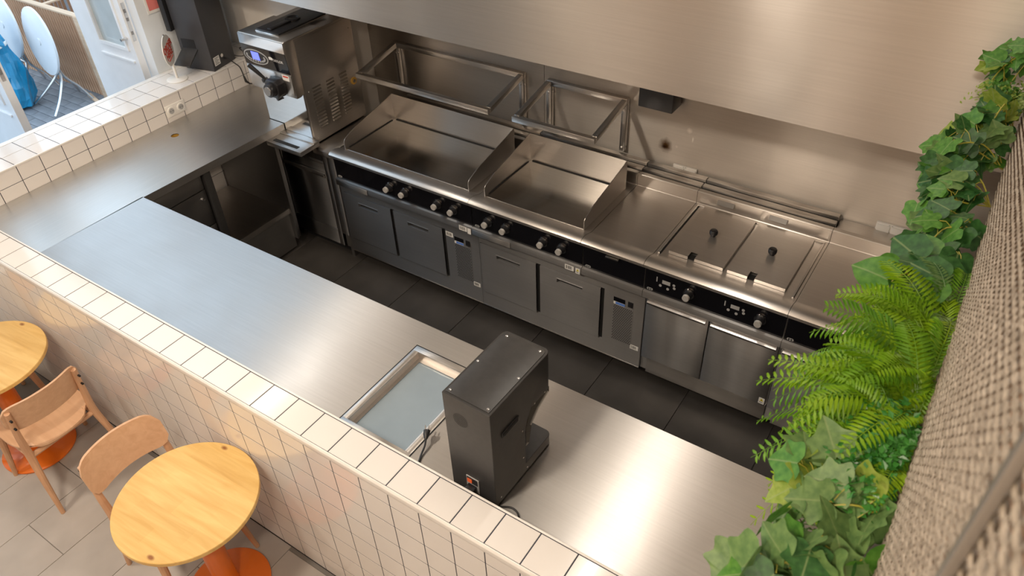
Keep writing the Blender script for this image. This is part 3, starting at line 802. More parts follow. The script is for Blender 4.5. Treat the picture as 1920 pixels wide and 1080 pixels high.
# refrigerated base counters and cabinets under the line
def slot_door(root, x0, x1, z0, z1, hx0, hx1, hz0, hz1, name='drawer'):
    y0, y1 = FY - 0.004, FY + 0.02
    d = W(root)
    d.box(x0, hx0, y0, y1, z0, z1).box(hx1, x1, y0, y1, z0, z1).box(hx0, hx1, y0, y1, z0, hz0).box(hx0, hx1, y0, y1, hz1, z1)
    o = d.build(name, 'steel_front', root)
    W(root).box(hx0, hx1, y1 - .004, y1 - .002, hz0, hz1).build('handle_recess', 'black_soft', o)  # black colour stands in for the shadow inside the handle slot
    W(root).box(hx0 - .003, hx1 + .003, y0 - .003, y0 + .004, hz1, hz1 + .004).build('handle_lip', 'steel_front', o)
    return o
def fridge_base(name, label, xa, xb, doors, vx, st):
    t = thing(name, label, 'fridge counter', ((xa + xb) / 2, 2.35, 0))
    W(t).box(xa, xb, FY + .0215, 2.74, 0.10, 0.697).build('body', 'steel_front', t)
    b = W(t)
    b.box(xa, xb, FY, FY + .021, 0.10, 0.218).box(xa, xb, FY, FY + .021, 0.635, 0.697).box(xa, doors[0][0] - .004, FY, FY + .021, .218, .635)
    b.box(vx[0], xb, FY, FY + .021, .218, .635).build('front_frame', 'steel_front', t)
    W(t).box(xa, xb, FY - .001, FY + .004, 0.096, 0.104).build('bottom_edge', 'steel_deck', t, 0.001)
    for (a, b_) in doors:
        slot_door(t, a, b_, 0.223, 0.628, a + .125, a + .308, .546, .576)
        W(t).box(b_ + .001, b_ + .022, FY + .010, FY + .0213, .223, .630).build('door_gap', 'dark_gap', t)
    W(t).box(xa + .02, xb - .02, 2.14, 2.7, 0.0, 0.0955).build('plinth', 'black_soft', t)
    # control: little display, blue label, switch, perforated grille
    gx0, gx1 = vx[1], vx[1] + .135
    W(t).box(gx0 + .002, gx0 + .078, FY - .003, FY - .0005, .572, .604).build('thermostat', 'black_gloss', t)
    lb = W(t).box(gx0 + .002, gx0 + .078, FY - .002, FY - .0005, .550, .571).build('brand_label', 'white_paper', t)
    W(t).box(gx0 + .016, gx0 + .078, FY - .0026, FY - .0021, .552, .569).build('blue_print', 'blue_ink', lb)
    W(t).box(gx0 + .098, gx0 + .130, FY - .006, FY - .0005, .565, .606).build('switch', 'black_plastic', t, 0.001)
    g = W(t).box(gx0, gx1, FY - .0016, FY - .0004, .262, .546).build('grille', 'steel_front', t)
    hb = W(t)
    nx, nz = 11, 24
    for i in range(nx):
        for j in range(nz):
            cx = gx0 + .007 + i * .0121 + (0.006 if j % 2 else 0); cz = .268 + j * .0118
            if cx > gx1 - .005: continue
            r = .0042
            hb.face([(cx + r * math.cos(a * PI / 3), FY - .0019, cz + r * math.sin(a * PI / 3)) for a in range(6)])
    tag(hb.build('grille_holes', 'dark_gap', g), kind='stuff')
    if st: barcode(None, t, vx[0] + .004, .586, .06, .036, FY)
    barcode(None, t, xb - .070, .236, .056, .034, FY)
    return t
fridge_base('fridge_counter', 'refrigerated base with two drawers under the wide griddle', CB[0], -0.140, ((-1.339, -0.905), (-0.878, -0.446)), (-0.420, -0.347), True)
fridge_base('fridge_counter', 'refrigerated base with two drawers under the narrower griddle', -0.138, 1.058, ((-0.127, 0.303), (0.333, 0.766)), (0.792, 0.855), False)
def bar_cabinet(name, label, xa, xb, doors, z0=0.092):
    t = thing(name, label, 'cabinet', ((xa + xb) / 2, 2.35, 0))
    W(t).box(xa, xb, FY + .0225, 2.74, z0, 0.697).build('body', 'steel_front', t)
    W(t).box(xa + .045, xb, FY + .002, FY + .022, z0, 0.206).build('kick_panel', 'steel_deck', t, 0.001)
    W(t).box(xa + .02, xb - .02, 2.14, 2.7, 0.0, z0 - .0005).build('plinth', 'black_soft', t)
    for (a, b_) in doors:
        d = W(t).box(a, b_, FY - .004, FY + .022, 0.214, 0.690).build('door', 'steel_front', t, 0.0015)
        W(t).prism([(FY - .0045, .690), (FY - .030, .676), (FY - .032, .668), (FY - .028, .667), (FY - .0045, .682)], 0, a + .012, b_ - .012).build('bar_handle', 'knob_metal', d)
    return t
c = bar_cabinet('base_cabinet', 'two-door steel cabinet under the water bath', 1.060, 1.856, ((1.068, 1.450), (1.456, 1.851)))
warning_sticker(c, 1.812, 0.222, 0.034, FY - .004)
bar_cabinet('base_cabinet', 'single-door steel cabinet at the planted end of the line', 1.858, 2.262, ((1.862, 2.258),))

# filler plate between ice cream machine and griddle
fp = thing('filler_worktop', 'narrow steel filler shelf between ice cream machine and griddle', 'worktop', (-1.47, 2.4, 0))
W(fp).box(-1.548, CB[0] - .003, 2.020, 2.72, DZ - .004, DZ + .004).box(-1.548, CB[0] - .003, 2.018, 2.026, DZ - .035, DZ + .004).build('top', 'steel_deck', fp, 0.002)
W(fp).box(-1.455, CB[0] - .004, 2.045, 2.060, 0.225, DZ - .036).build('front_strip', 'steel_front', fp, 0.001)
W(fp).box(-1.44, CB[0] - .01, 2.062, 2.5, 0.10, 0.90).build('side_box', 'dull_steel', fp)
W(fp).box(-1.43, -1.40, 2.08, 2.14, 0.0, 0.10).build('foot', 'dull_steel', fp)

# small steel box at the wall beyond the last unit
sb = thing('wall_duct_cover', 'small dark steel box on the wall beside the right socket', 'box', (2.31, 2.90, 1.0))
W(sb).box(2.262, 2.42, 2.86, 2.938, 0.985, 1.120).build('body', 'black_paint', sb, 0.002)
W(sb).box(2.258, 2.424, 2.85, 2.938, 1.1205, 1.150).build('cap', 'steel_deck', sb, 0.002)

# wall shelves: open frames sloping down to the front
def wall_shelf(label, xa, xb, leg_z):
    t = thing('wall_shelf_frame', label, 'shelf', ((xa + xb) / 2, YB, 1.40), group='open steel shelf frames on the splashback')
    s = 0.035; zb, zf, yb, yf = 1.405, 1.325, YB - .018, 2.50
    def bar(p, q, name):
        p, q = Vector(p), Vector(q)
        d = (q - p); L_ = d.length
        mb = MB(); mb.box(-s / 2, s / 2, -s / 2, s / 2, 0, L_)
        o = mb.build(name, 'steel', t, 0.0015)
        o.rotation_euler = d.to_track_quat('Z', 'Y').to_euler(); o.location = p - t.location
    bar((xa, yb, zb), (xb, yb, zb), 'rear_bar'); bar((xa, yf, zf), (xb, yf, zf), 'front_bar')
    for x in (xa + s / 2, xb - s / 2):
        bar((x, yb - s / 2, zb - .003), (x, yf + s / 2, zf + .003), 'side_bar')
        l = MB(); l.box(-s / 2, s / 2, -s / 2, s / 2, 0, zb - s / 2 - leg_z)
        o = l.build('wall_leg', 'steel', t, 0.0015); o.location = Vector((x, yb, leg_z)) - t.location
        for z in (leg_z + .03, zb - .06):
            MB().cyl((s / 2, 0, z - leg_z), (s / 2 + .0035, 0, z - leg_z), 0.007, seg=10).build('bolt', 'chrome', o)
            MB().cyl((0, -s / 2, z - leg_z), (0, -s / 2 - .0035, z - leg_z), 0.007, seg=10).build('bolt', 'chrome', o)
wall_shelf('wide sloping steel shelf frame above the wide griddle', -1.475, -0.325, 1.07)
wall_shelf('short sloping steel shelf frame above the narrower griddle', -0.140, 0.455, 1.055)

def socket_plate(name, label, x, z, w=0.158, h=0.080):
    t = thing(name, label, 'wall socket', (x, YB, z))
    W(t).box(x, x + w, YB - .016, YB - .0005, z, z + h).build('plate', 'white_plastic', t, 0.003)
    for i in range(2):
        a = x + .006 + i * (w / 2 - .002)
        W(t).box(a, a + w / 2 - .010, YB - .024, YB - .0165, z + .006, z + h - .010).build('flap_cover', 'white_plastic', t, 0.002)
    W(t).box(x + w * .42, x + w * .47, YB - .0175, YB - .0163, z + h - .007, z + h - .003).box(x + w * .51, x + w * .56, YB - .0175, YB - .0163, z + h - .007, z + h - .003).build('print', 'lcd_grey', t)
socket_plate('double_wall_socket', 'white double wall socket above the plain worktop unit', 0.797, 0.990, 0.160, 0.064)
socket_plate('double_wall_socket', 'white double wall socket beside the plants at the right', 2.046, 0.975, 0.158, 0.074)
sx = thing('wall_sensor_box', 'dark grey box on the splashback half hidden by the hood', 'box', (0.70, YB, 1.45))
W(sx).box(0.578, 0.800, 2.80, YB - .001, 1.455, 1.70).build('housing', 'kiosk', sx, 0.004)

# ------------------------------------------------------------------ soft-serve ice cream machine
ic = thing('ice_cream_machine', 'steel soft-serve ice cream machine with black handle and blue display', 'ice cream machine', (-1.765, 2.3, 0))
X0, X1 = -1.985, -1.552
MY0, MY1 = 2.062, YW - 0.006
W(ic).box(X0, X1 - .004, MY0, MY1, 0.955, 1.715).build('body', 'steel_side', ic, 0.003)
# nose that overhangs the drip tray
W(ic).prism([(1.992, 1.330), (1.984, 1.50), (1.972, 1.645), (1.974, 1.722), (1.984, 1.727), (2.30, 1.727), (2.30, 1.7155), (2.0615, 1.7155), (2.0615, 1.345), (2.03, 1.330)], 0, X0, X1).build('head', 'steel_side', ic, 0.003)
W(ic).hexa([(X0 + .002, 1.968, 1.652), (X1 - .002, 1.968, 1.652), (X1 - .002, 1.9735, 1.652), (X0 + .002, 1.9735, 1.652), (X0 + .002, 1.970, 1.721), (X1 - .002, 1.970, 1.721), (X1 - .002, 1.9745, 1.721), (X0 + .002, 1.9745, 1.721)]).build('top_strip', 'mirror_steel', ic)
W(ic).hexa([(X0 + .002, 1.980, 1.505), (X1 - .002, 1.980, 1.505), (X1 - .002, 1.9845, 1.505), (X0 + .002, 1.9845, 1.505), (X0 + .002, 1.9675, 1.648), (X1 - .002, 1.9675, 1.648), (X1 - .002, 1.9725, 1.648), (X0 + .002, 1.9725, 1.648)]).build('control_panel', 'black_gloss', ic)
# control ellipse, display and ring of buttons lying on the slanted panel
def on_panel(x, z, out=0.0):
    t_ = (z - 1.505) / (1.648 - 1.505)
    return Vector((x, 1.980 + (1.9675 - 1.980) * t_ - out, z))
def panel_ellipse(cx, cz, a, b, o0, o1, name, mat, parent, seg=32):
    mb = W(ic)
    A = [mb.bm.verts.new(on_panel(cx + a * math.cos(2 * PI * i / seg), cz + b * math.sin(2 * PI * i / seg), o0) - mb.off) for i in range(seg)]
    B = [mb.bm.verts.new(on_panel(cx + a * math.cos(2 * PI * i / seg), cz + b * math.sin(2 * PI * i / seg), o1) - mb.off) for i in range(seg)]
    for i in range(seg): mb.bm.faces.new((A[i], A[(i + 1) % seg], B[(i + 1) % seg], B[i]))
    mb.bm.faces.new(B); mb.bm.faces.new(A[::-1])
    return mb.build(name, mat, parent)
ec = (-1.852, 1.575)
el = panel_ellipse(ec[0], ec[1], 0.118, 0.052, -0.001, 0.0022, 'control_bezel', 'lcd_grey', ic)
panel_ellipse(ec[0], ec[1], 0.109, 0.044, 0.002, 0.0030, 'control_face', 'black_plastic', el)
mb = W(ic); mb.hexa([on_panel(ec[0] - .036, ec[1] - .020, .001), on_panel(ec[0] + .036, ec[1] - .020, .001), on_panel(ec[0] + .036, ec[1] - .020, -.001), on_panel(ec[0] - .036, ec[1] - .020, -.001),
         on_panel(ec[0] - .036, ec[1] + .036, .001), on_panel(ec[0] + .036, ec[1] + .036, .001), on_panel(ec[0] + .036, ec[1] + .036, -.001), on_panel(ec[0] - .036, ec[1] + .036, -.001)])
for v in mb.bm.verts: v.co.y -= 0.0042
mb.build('display_screen', 'screen_blue', el)
for i in range(14):
    a = PI * 0.92 + 1.16 * PI * i / 13
    panel_ellipse(ec[0] + 0.086 * math.cos(a), ec[1] + 0.030 * math.sin(a), 0.0085, 0.0075, 0.003, 0.0042, 'button', 'lcd_grey', el, 12)
lm_ = text_mesh('brand_lettering', 'TAYLOR', 0.026, 'white_paper', 0.0003)
lo = mesh_obj('brand_lettering', lm_, on_panel(-1.640, 1.585, 0.0012) - ic.location, ic, (PI / 2 + math.atan(0.0125 / 0.143), 0, 0))
cr = W(ic)
for i in range(4):
    x = -1.722 + i * 0.0085
    p = [on_panel(x, 1.583, .0015), on_panel(x + .0075, 1.583, .0015), on_panel(x + .0085 + i * .0006, 1.606 - abs(i - 1.5) * .003, .0015), on_panel(x - .001, 1.606 - abs(i - 1.5) * .003, .0015)]
    cr.face(p)
cr.build('crown_emblem', 'white_paper', ic)
# front door plate below the panel, sticker
W(ic).box(X0 + .004, X1 - .004, 1.980, 1.9835, 1.350, 1.498).build('door_plate', 'steel', ic, 0.001)
W(ic).box(-1.640, -1.575, 1.9785, 1.9795, 1.455, 1.495).build('red_sticker', 'white_paper', ic)
W(ic).box(-1.632, -1.583, 1.978, 1.9784, 1.478, 1.488).build('sticker_print', 'red_ink', ic)
# dispensing head
dz = MB((ic.location))
sp = W(ic).prism([(-1.745, 1.372), (-1.720, 1.345), (-1.640, 1.345), (-1.620, 1.372), (-1.620, 1.445), (-1.645, 1.470), (-1.720, 1.470), (-1.745, 1.445)], 1, 1.905, 1.979).build('dispensing_head', 'black_plastic', ic, 0.006)
W(ic).cyl((-1.680, 1.9045, 1.408), (-1.680, 1.870, 1.408), 0.050, 0.046, 28).build('spout_collar', 'black_plastic', sp, 0.004)
W(ic).cyl((-1.680, 1.8695, 1.408), (-1.680, 1.862, 1.408), 0.032, 0.030, 24).build('spout_ring', 'dull_steel', sp)
W(ic).tube([(-1.745, 1.925, 1.455), (-1.775, 1.90, 1.505), (-1.818, 1.872, 1.565)], 0.012, 12, [0.009, 0.013, 0.016]).build('draw_handle', 'black_plastic', sp, 0, True)
for (x, z) in ((-1.772, 1.438), (-1.768, 1.352), (-1.668, 1.332)):
    k = W(ic).cyl((x + .02, 1.955, z), (x - .012, 1.945, z), 0.0065, seg=10).build('clamp_screw', 'black_plastic', sp)
    W(ic).cyl((x - .004, 1.962, z), (x - .010, 1.925, z), 0.016, seg=14).build('star_knob', 'black_plastic', k, 0.003)
# hopper lid with loop handle
W(ic).box(-1.868, -1.645, 2.030, 2.478, 1.7275, 1.737).build('hopper_rim', 'chrome', ic, 0.002)
hl = W(ic).box(-1.864, -1.650, 2.036, 2.474, 1.7375, 1.746).build('hopper_lid', 'black_plastic', ic, 0.002)
W(ic).box(-1.775, -1.735, 2.055, 2.26, 1.7465, 1.758).build('lid_handle', 'black_plastic', hl, 0.004)
W(ic).lathe([(0.052, 0.0), (0.052, 0.012), (0.040, 0.015), (0.030, 0.006), (0.004, 0.004)], (-1.765, 2.275, 1.7465), 28).build('lid_grip', 'black_plastic', hl, 0, True)
# right-hand side sheet with three banks of louvres
sd = W(ic).box(X1 - .0035, X1, MY0 + .004, MY1, 0.957, 1.700).build('side_panel', 'steel_side', ic, 0.001)
for (ya, yb) in ((2.130, 2.212), (2.266, 2.341), (2.396, 2.468)):
    for i in range(13):
        z = 1.045 + i * 0.0245
        W(ic).prism([(X1 + .0002, z), (X1 + .0085, z + .003), (X1 + .0085, z + .006), (X1 + .0002, z + .0155)], 1, ya, yb).build('louvre', 'steel_side', sd)
W(ic).cyl((X1, 2.527, 1.252), (X1 + .006, 2.527, 1.252), 0.027, seg=24).build('yellow_washer', 'yellow_ring', sd)
W(ic).cyl((X1 + .0062, 2.527, 1.252), (X1 + .012, 2.527, 1.252), 0.012, seg=16).build('side_lock', 'dull_steel', sd)
for (y, z) in ((2.10, 1.34), (2.10, 0.99), (2.56, 1.63)):
    W(ic).cyl((X1, y, z), (X1 + .003, y, z), 0.005, seg=10).build('screw', 'chrome', sd)
# polished splash sheet and drip tray
W(ic).box(X0 + .004, X1 - .012, 2.0545, 2.0615, 0.960, 1.342).build('splash_sheet', 'mirror_steel', ic)
dt = W(ic).box(-1.840, -1.500, 1.868, 2.0535, 0.962, 0.996).build('drip_tray', 'steel', ic, 0.003)
W(ic).box(-1.800, -1.560, 1.895, 1.925, 0.9965, 0.9985).build('drip_slot', 'dark_gap', dt)
W(ic).box(-1.840, -1.500, 2.000, 2.0535, 0.9965, 1.004).build('drip_tray_back', 'steel', dt, 0.001)
# console below
XC = -1.462
W(ic).box(X0, XC, 2.078, MY1, 0.10, 0.935).build('console', 'steel_front', ic)
cf = W(ic)
cf.box(X0, X0 + .028, 2.052, 2.0775, 0.10, 0.935).box(XC - .045, XC, 2.052, 2.0775, 0.10, 0.905)
cf.box(X0 + .028, XC - .045, 2.060, 2.0775, 0.735, 0.80).box(X0 + .028, XC - .045, 2.052, 2.0775, 0.10, 0.236)
cf.build('console_frame', 'steel_front', ic, 0.0015)
dr = W(ic).box(X0 + .032, XC - .049, 2.056, 2.0775, 0.242, 0.728).build('console_door', 'steel_front', ic, 0.002)
W(ic).prism([(2.0575, 0.722), (2.036, 0.716), (2.036, 0.706), (2.0575, 0.690)], 0, X0 + .036, XC - .053).build('door_pull', 'steel_deck', dr)
W(ic).box(X0 + .030, XC - .047, 2.066, 2.0775, 0.802, 0.93).build('upper_panel', 'steel_front', ic, 0.001)
W(ic).box(-1.70, XC - .06, 2.062, 2.0655, 0.825, 0.915).build('vent_opening', 'dark_gap', ic)  # dark patch paints the shade below the drip tray
W(ic).box(X0 + .02, XC - .02, 2.12, MY1, 0.0, 0.099).build('plinth', 'black_soft', ic)

# ------------------------------------------------------------------ ordering kiosk, sign, outlet on the window ledge
kr_ = math.radians(13)
ki = thing('ordering_kiosk', 'black self-ordering kiosk standing on the white tiled window ledge', 'kiosk', (-2.845, 2.065, LH), kr_)
MB().box(0.0, 0.262, 0.0, 0.255, 0.002, 0.95).build('body', 'kiosk', ki, 0.003)
MB().box(-0.050, -0.006, -0.030, 0.175, 0.292, 1.0).build('screen', 'black_plastic', ki, 0.004)
MB().box(-0.0515, -0.0505, -0.018, 0.163, 0.31, 0.98).build('touch_panel', 'black_gloss', ki)
MB().box(-0.0055, -0.0005, 0.03, 0.14, 0.42, 0.85).build('screen_bracket', 'black_soft', ki)
MB().hexa([(0.02, -0.125, 0.075), (0.16, -0.125, 0.075), (0.16, -0.0005, 0.155), (0.02, -0.0005, 0.155), (0.02, -0.130, 0.083), (0.16, -0.130, 0.083), (0.16, -0.0005, 0.165), (0.02, -0.0005, 0.165)]).build('receipt_tray', 'black_paint', ki)
MB().box(0.03, 0.15, -0.002, -0.0003, 0.17, 0.235).build('receipt_slot', 'black_soft', ki)
st_ = MB().box(0.2622, 0.2630, 0.020, 0.085, 0.035, 0.100).build('type_sticker', 'white_paper', ki)
mb = MB()
for i in range(5): mb.box(0.2631, 0.2634, 0.028, 0.075 - (i % 2) * .012, 0.044 + i * .011, 0.048 + i * .011)
mb.build('print', 'ink', st_)
MB().cyl((0.262, 0.115, 0.085), (0.266, 0.115, 0.085), 0.014, seg=16).build('key_lock', 'knob_metal', ki)
MB().cyl((0.262, 0.135, 0.055), (0.285, 0.135, 0.055), 0.008, seg=12).build('cable_gland', 'black_plastic', ki)

sg = thing('order_sign', 'round white ORDER HERE sign with red letters on a white stand', 'sign', (-2.735, 1.895, LH))
MB().lathe([(0.075, 0.001), (0.076, 0.006), (0.070, 0.010), (0.008, 0.012)], seg=36).build('base', 'white_plastic', sg, 0, True)
MB().cyl((0, 0, 0.012), (0, 0, 0.118), 0.010, seg=14).build('post', 'white_plastic', sg, 0, True)
ang = math.atan2(0.62, 0.78)
rot = Euler((PI / 2, 0, ang + PI / 2))
mb = MB(); mb.cyl((0, 0, -0.003), (0, 0, 0.003), 0.110, seg=44)
disc = mb.build('disc', 'white_plastic', sg); disc.location = (0, 0, 0.222); disc.rotation_euler = rot
for body, zz, sz in (('ORDER', 0.026, 0.062), ('HERE', -0.026, 0.062)):
    me = text_mesh('lettering', body, sz, 'red_ink', 0.0006, 0.0, 0.0022)
    for v in me.vertices: v.co.y += 0.10 * v.co.x
    o = mesh_obj('lettering', me, (0, zz, 0.0042), disc)
mb = MB(); mb.tube(smooth_path([(-0.045, -0.066, 0.0042), (0.0, -0.062, 0.0042), (0.05, -0.052, 0.0042)], 4), 0.0030, 6)
mb.build('underline', 'red_ink', disc)
MB().cyl((0, 0.108, 0), (0, 0.118, 0), 0.006, seg=8).build('clip', 'knob_metal', disc)

ol = thing('double_socket', 'cream double power socket on the tiled wall above the window worktop', 'wall socket', (XL, 1.705, 1.14))
W(ol).box(XL, XL + .012, 1.628, 1.788, 1.092, 1.176).build('plate', 'white_plastic', ol, 0.003)
for y in (1.667, 1.749):
    so = W(ol).cyl((XL + .012, y, 1.134), (XL + .018, y, 1.134), 0.031, 0.029, 24).build('socket_face', 'white_plastic', ol)
    W(ol).cyl((XL + .0182, y, 1.134), (XL + .0188, y, 1.134), 0.021, 0.021, 24).build('socket_well', 'lcd_grey', so)
    for dy in (-.009, .009):
        W(ol).cyl((XL + .019, y + dy, 1.134), (XL + .0195, y + dy, 1.134), 0.0033, seg=8).build('pin_hole', 'ink', so)

cb = thing('kiosk_power_cable', 'black kiosk cable with inline adapter hanging over the window worktop', 'cable', (-2.56, 2.25, LH))
pth = smooth_path([(-2.615, 2.275, LH + .052), (-2.585, 2.30, LH + .012), (-2.560, 2.325, LH - .03), (-2.548, 2.33, LH - .085), (-2.545, 2.335, 1.11), (-2.540, 2.36, 1.075), (-2.515, 2.42, 1.058), (-2.46, 2.47, 1.056)], 6)
W(cb).tube(pth, 0.0042, 8).build('cord', 'black_plastic', cb, 0, True)
W(cb).tube([(-2.547, 2.331, 1.145), (-2.543, 2.337, 1.10), (-2.539, 2.358, 1.078)], 0.010, 10, [0.006, 0.011, 0.006]).build('inline_adapter', 'black_plastic', cb, 0, True)
cb2 = thing('coiled_data_cable', 'thin black looped cable lying on the ledge behind the kiosk', 'cable', (-2.72, 2.46, LH))
pth = smooth_path([(-2.68, 2.385, LH + .02), (-2.655, 2.41, LH + .008), (-2.63, 2.44, LH + .006), (-2.62, 2.47, LH + .03), (-2.66, 2.50, LH + .012), (-2.73, 2.505, LH + .006), (-2.78, 2.53, LH + .006), (-2.74, 2.565, LH + .008), (-2.65, 2.555, LH + .02)], 6)
W(cb2).tube(pth, 0.0038, 8).build('cord', 'black_plastic', cb2, 0, True)

po = thing('wall_poster', 'small red and pale poster on the white wall behind the kiosk', 'poster', (-2.944, 2.10, 1.75))
W(po).box(-2.944, -2.940, 1.96, 2.17, 1.675, 1.98).build('sheet', 'white_paper', po)
W(po).box(-2.9398, -2.9392, 1.975, 2.155, 1.695, 1.96).build('print', plain('poster_red', (0.75, 0.22, 0.20), 0.5), po)

# ------------------------------------------------------------------ black dispenser on the counter
dp = thing('countertop_dispenser', 'tall black C-shaped countertop dispenser beside the display well', 'dispenser', (1.074, 0.214, CTOP), math.radians(-1.6))
wD, dD, hD = 0.212, 0.388, 0.535
def rounded(x0, x1, y0, y1, r=0.03, n=5):
    """outline with the two far corners rounded"""
    pts = [(x0, y0), (x1, y0)]
    for i in range(n + 1):
        a = PI / 2 * i / n
        pts.append((x1 - r + r * math.cos(a), y1 - r + r * math.sin(a)))
    for i in range(n + 1):
        a = PI / 2 + PI / 2 * i / n
        pts.append((x0 + r + r * math.cos(a), y1 - r + r * math.sin(a)))
    return pts
cs = MB()
cs.prism([(0, .006), (dD + .005, .006), (dD + .005, .058), (0.205, .058), (0.205, .245), (0.222, .300), (0.248, .345), (dD, .345), (dD, hD), (0, hD)], 0, 0, wD)
fe = [e for e in cs.bm.edges if abs(e.verts[0].co.z - e.verts[1].co.z) > 0.03 and abs(e.verts[0].co.x - e.verts[1].co.x) < 1e-5 and min(e.verts[0].co.y, e.verts[1].co.y) > dD - .002]
bmesh.ops.bevel(cs.bm, geom=fe, offset=0.026, segments=5, affect='EDGES', profile=0.5)
cs.build('shell', 'black_paint', dp, 0.0015, False, 1)
lidp = MB().prism(rounded(0.010, wD - .010, 0.010, dD - .008, 0.026), 2, hD + .0003, hD + .003).build('top_plate', 'black_paint', dp, 0.001)
for (x, y) in ((0.022, 0.022), (wD - .022, 0.022), (0.018, 0.19), (wD - .018, 0.20), (0.03, dD - .03), (wD - .03, dD - .03)):
    MB().lathe([(0.0055, hD + .003), (0.005, hD + .005), (0.001, hD + .006)], (x, y, 0), 10).build('screw', 'chrome', lidp)
ph = MB()
for rr in range(1, 7):
    n = rr * 6
    for i in range(n):
        a = 2 * PI * i / n
        cx, cz = 0.075 + rr * .0052 * math.cos(a), 0.428 + rr * .0052 * math.sin(a)
        ph.face([(cx + .0017 * math.cos(b * PI / 3), -0.0006, cz + .0017 * math.sin(b * PI / 3)) for b in range(6)])
tag(ph.build('speaker_holes', 'dark_gap', dp), kind='stuff')
hg = MB().box(wD + .0002, wD + .006, 0.060, 0.165, 0.360, 0.388).build('side_grip', 'black_plastic', dp, 0.003)
MB().box(wD + .0062, wD + .0068, 0.068, 0.157, 0.366, 0.380).build('grip_recess', 'dark_gap', hg)
for (y, z) in ((0.03, 0.04), (0.185, 0.115), (0.185, 0.275), (0.21, 0.03), (0.37, 0.03), (0.27, 0.352), (0.34, 0.352)):
    MB().cyl((wD, y, z), (wD + .003, y, z), 0.004, seg=10).build('side_screw', 'chrome', dp)
sw = MB().box(0.075, 0.135, -0.004, -0.0003, 0.030, 0.115).build('power_inlet', 'lcd_grey', dp, 0.001)
MB().box(0.080, 0.130, -0.007, -0.0042, 0.082, 0.112).build('switch_bezel', 'black_plastic', sw)
MB().box(0.084, 0.104, -0.010, -0.0072, 0.087, 0.107).build('rocker_switch', 'switch_red', sw)
MB().box(0.085, 0.125, -0.030, -0.0042, 0.042, 0.074).build('inlet_plug', 'black_plastic', sw, 0.003)
sh_ = MB()
sh_.prism([(0.215, 0.250), (0.250, 0.3445), (0.380, 0.3445), (0.380, 0.315), (0.31, 0.285), (0.255, 0.235), (0.235, 0.150), (0.215, 0.150)], 0, wD - .006, wD - .004).build('clear_shield', 'clear_plastic', dp)
MB().cyl((0.11, 0.29, 0.30), (0.11, 0.29, 0.345), 0.02, 0.026, 18).build('nozzle', 'black_plastic', dp)
for (x, y) in ((.02, .02), (wD - .02, .02), (.03, dD - .03), (wD - .03, dD - .03)):
    MB().cyl((x, y, 0.0), (x, y, 0.006), 0.010, seg=10).build('rubber_foot', 'black_soft', dp)

pc = thing('dispenser_power_cable', 'black power cord with plug beside the dispenser and display well', 'cable', (0.95, 0.25, CTOP))
W(pc).tube(smooth_path([(0.857, 0.312, CTOP + .030), (0.870, 0.285, CTOP + .018), (0.884, 0.235, CTOP + .006), (0.915, 0.185, CTOP + .006), (1.0, 0.170, CTOP + .006), (1.10, 0.168, CTOP + .02), (1.172, 0.180, CTOP + .058)], 6), 0.0042, 8).build('cord', 'black_plastic', pc, 0, True)
W(pc).tube([(0.858, 0.310, CTOP + .031), (0.849, 0.327, CTOP + .037), (0.840, 0.343, CTOP + .040)], 0.012, 12, [0.007, 0.014, 0.015]).build('plug', 'black_plastic', pc, 0, True)
for dx in (-.007, .007):
    W(pc).cyl((0.840 + dx, 0.343 + dx * .5, CTOP + .040), (0.826 + dx, 0.362 + dx * .5, CTOP + .046), 0.0024, seg=8).build('prong', 'chrome', pc)
pc2 = thing('looped_cable', 'black cable loop on the counter at the dispenser foot', 'cable', (1.33, 0.21, CTOP))
W(pc2).tube(smooth_path([(1.245, 0.196, CTOP + .006), (1.285, 0.212, CTOP + .005), (1.33, 0.236, CTOP + .005), (1.365, 0.232, CTOP + .005), (1.388, 0.208, CTOP + .005), (1.397, 0.170, CTOP + .005)], 6), 0.0040, 8).build('cord', 'black_plastic', pc2, 0, True)

# ------------------------------------------------------------------ cafe tables and chairs
def cafe_table(label, x, y, rot):
    t = thing('cafe_table', label, 'table', (x, y, 0), rot, 'round cafe tables')
    MB().lathe([(0.300, 0.715), (0.318, 0.716), (0.320, 0.719), (0.320, 0.737), (0.318, 0.740), (0.01, 0.7401)], seg=72).build('top', 'pine', t)
    MB().lathe([(0.13, 0.700), (0.13, 0.714), (0.02, 0.7142)], seg=32).build('mounting_plate', 'orange', t)
    MB().lathe([(0.060, 0.035), (0.055, 0.06), (0.055, 0.60), (0.075, 0.699), (0.02, 0.6995)], seg=36).build('column', 'orange', t, 0, True)
    MB().lathe([(0.200, 0.0), (0.205, 0.004), (0.205, 0.012), (0.195, 0.018), (0.10, 0.028), (0.065, 0.040), (0.02, 0.0405)], seg=56).build('base', 'orange', t, 0, True)
cafe_table('round pine cafe table with orange base in the foreground', -0.05, -0.325, 0.05)
cafe_table('round pine cafe table with orange base cut off at the picture edge', -1.745, -0.345, 0.10)

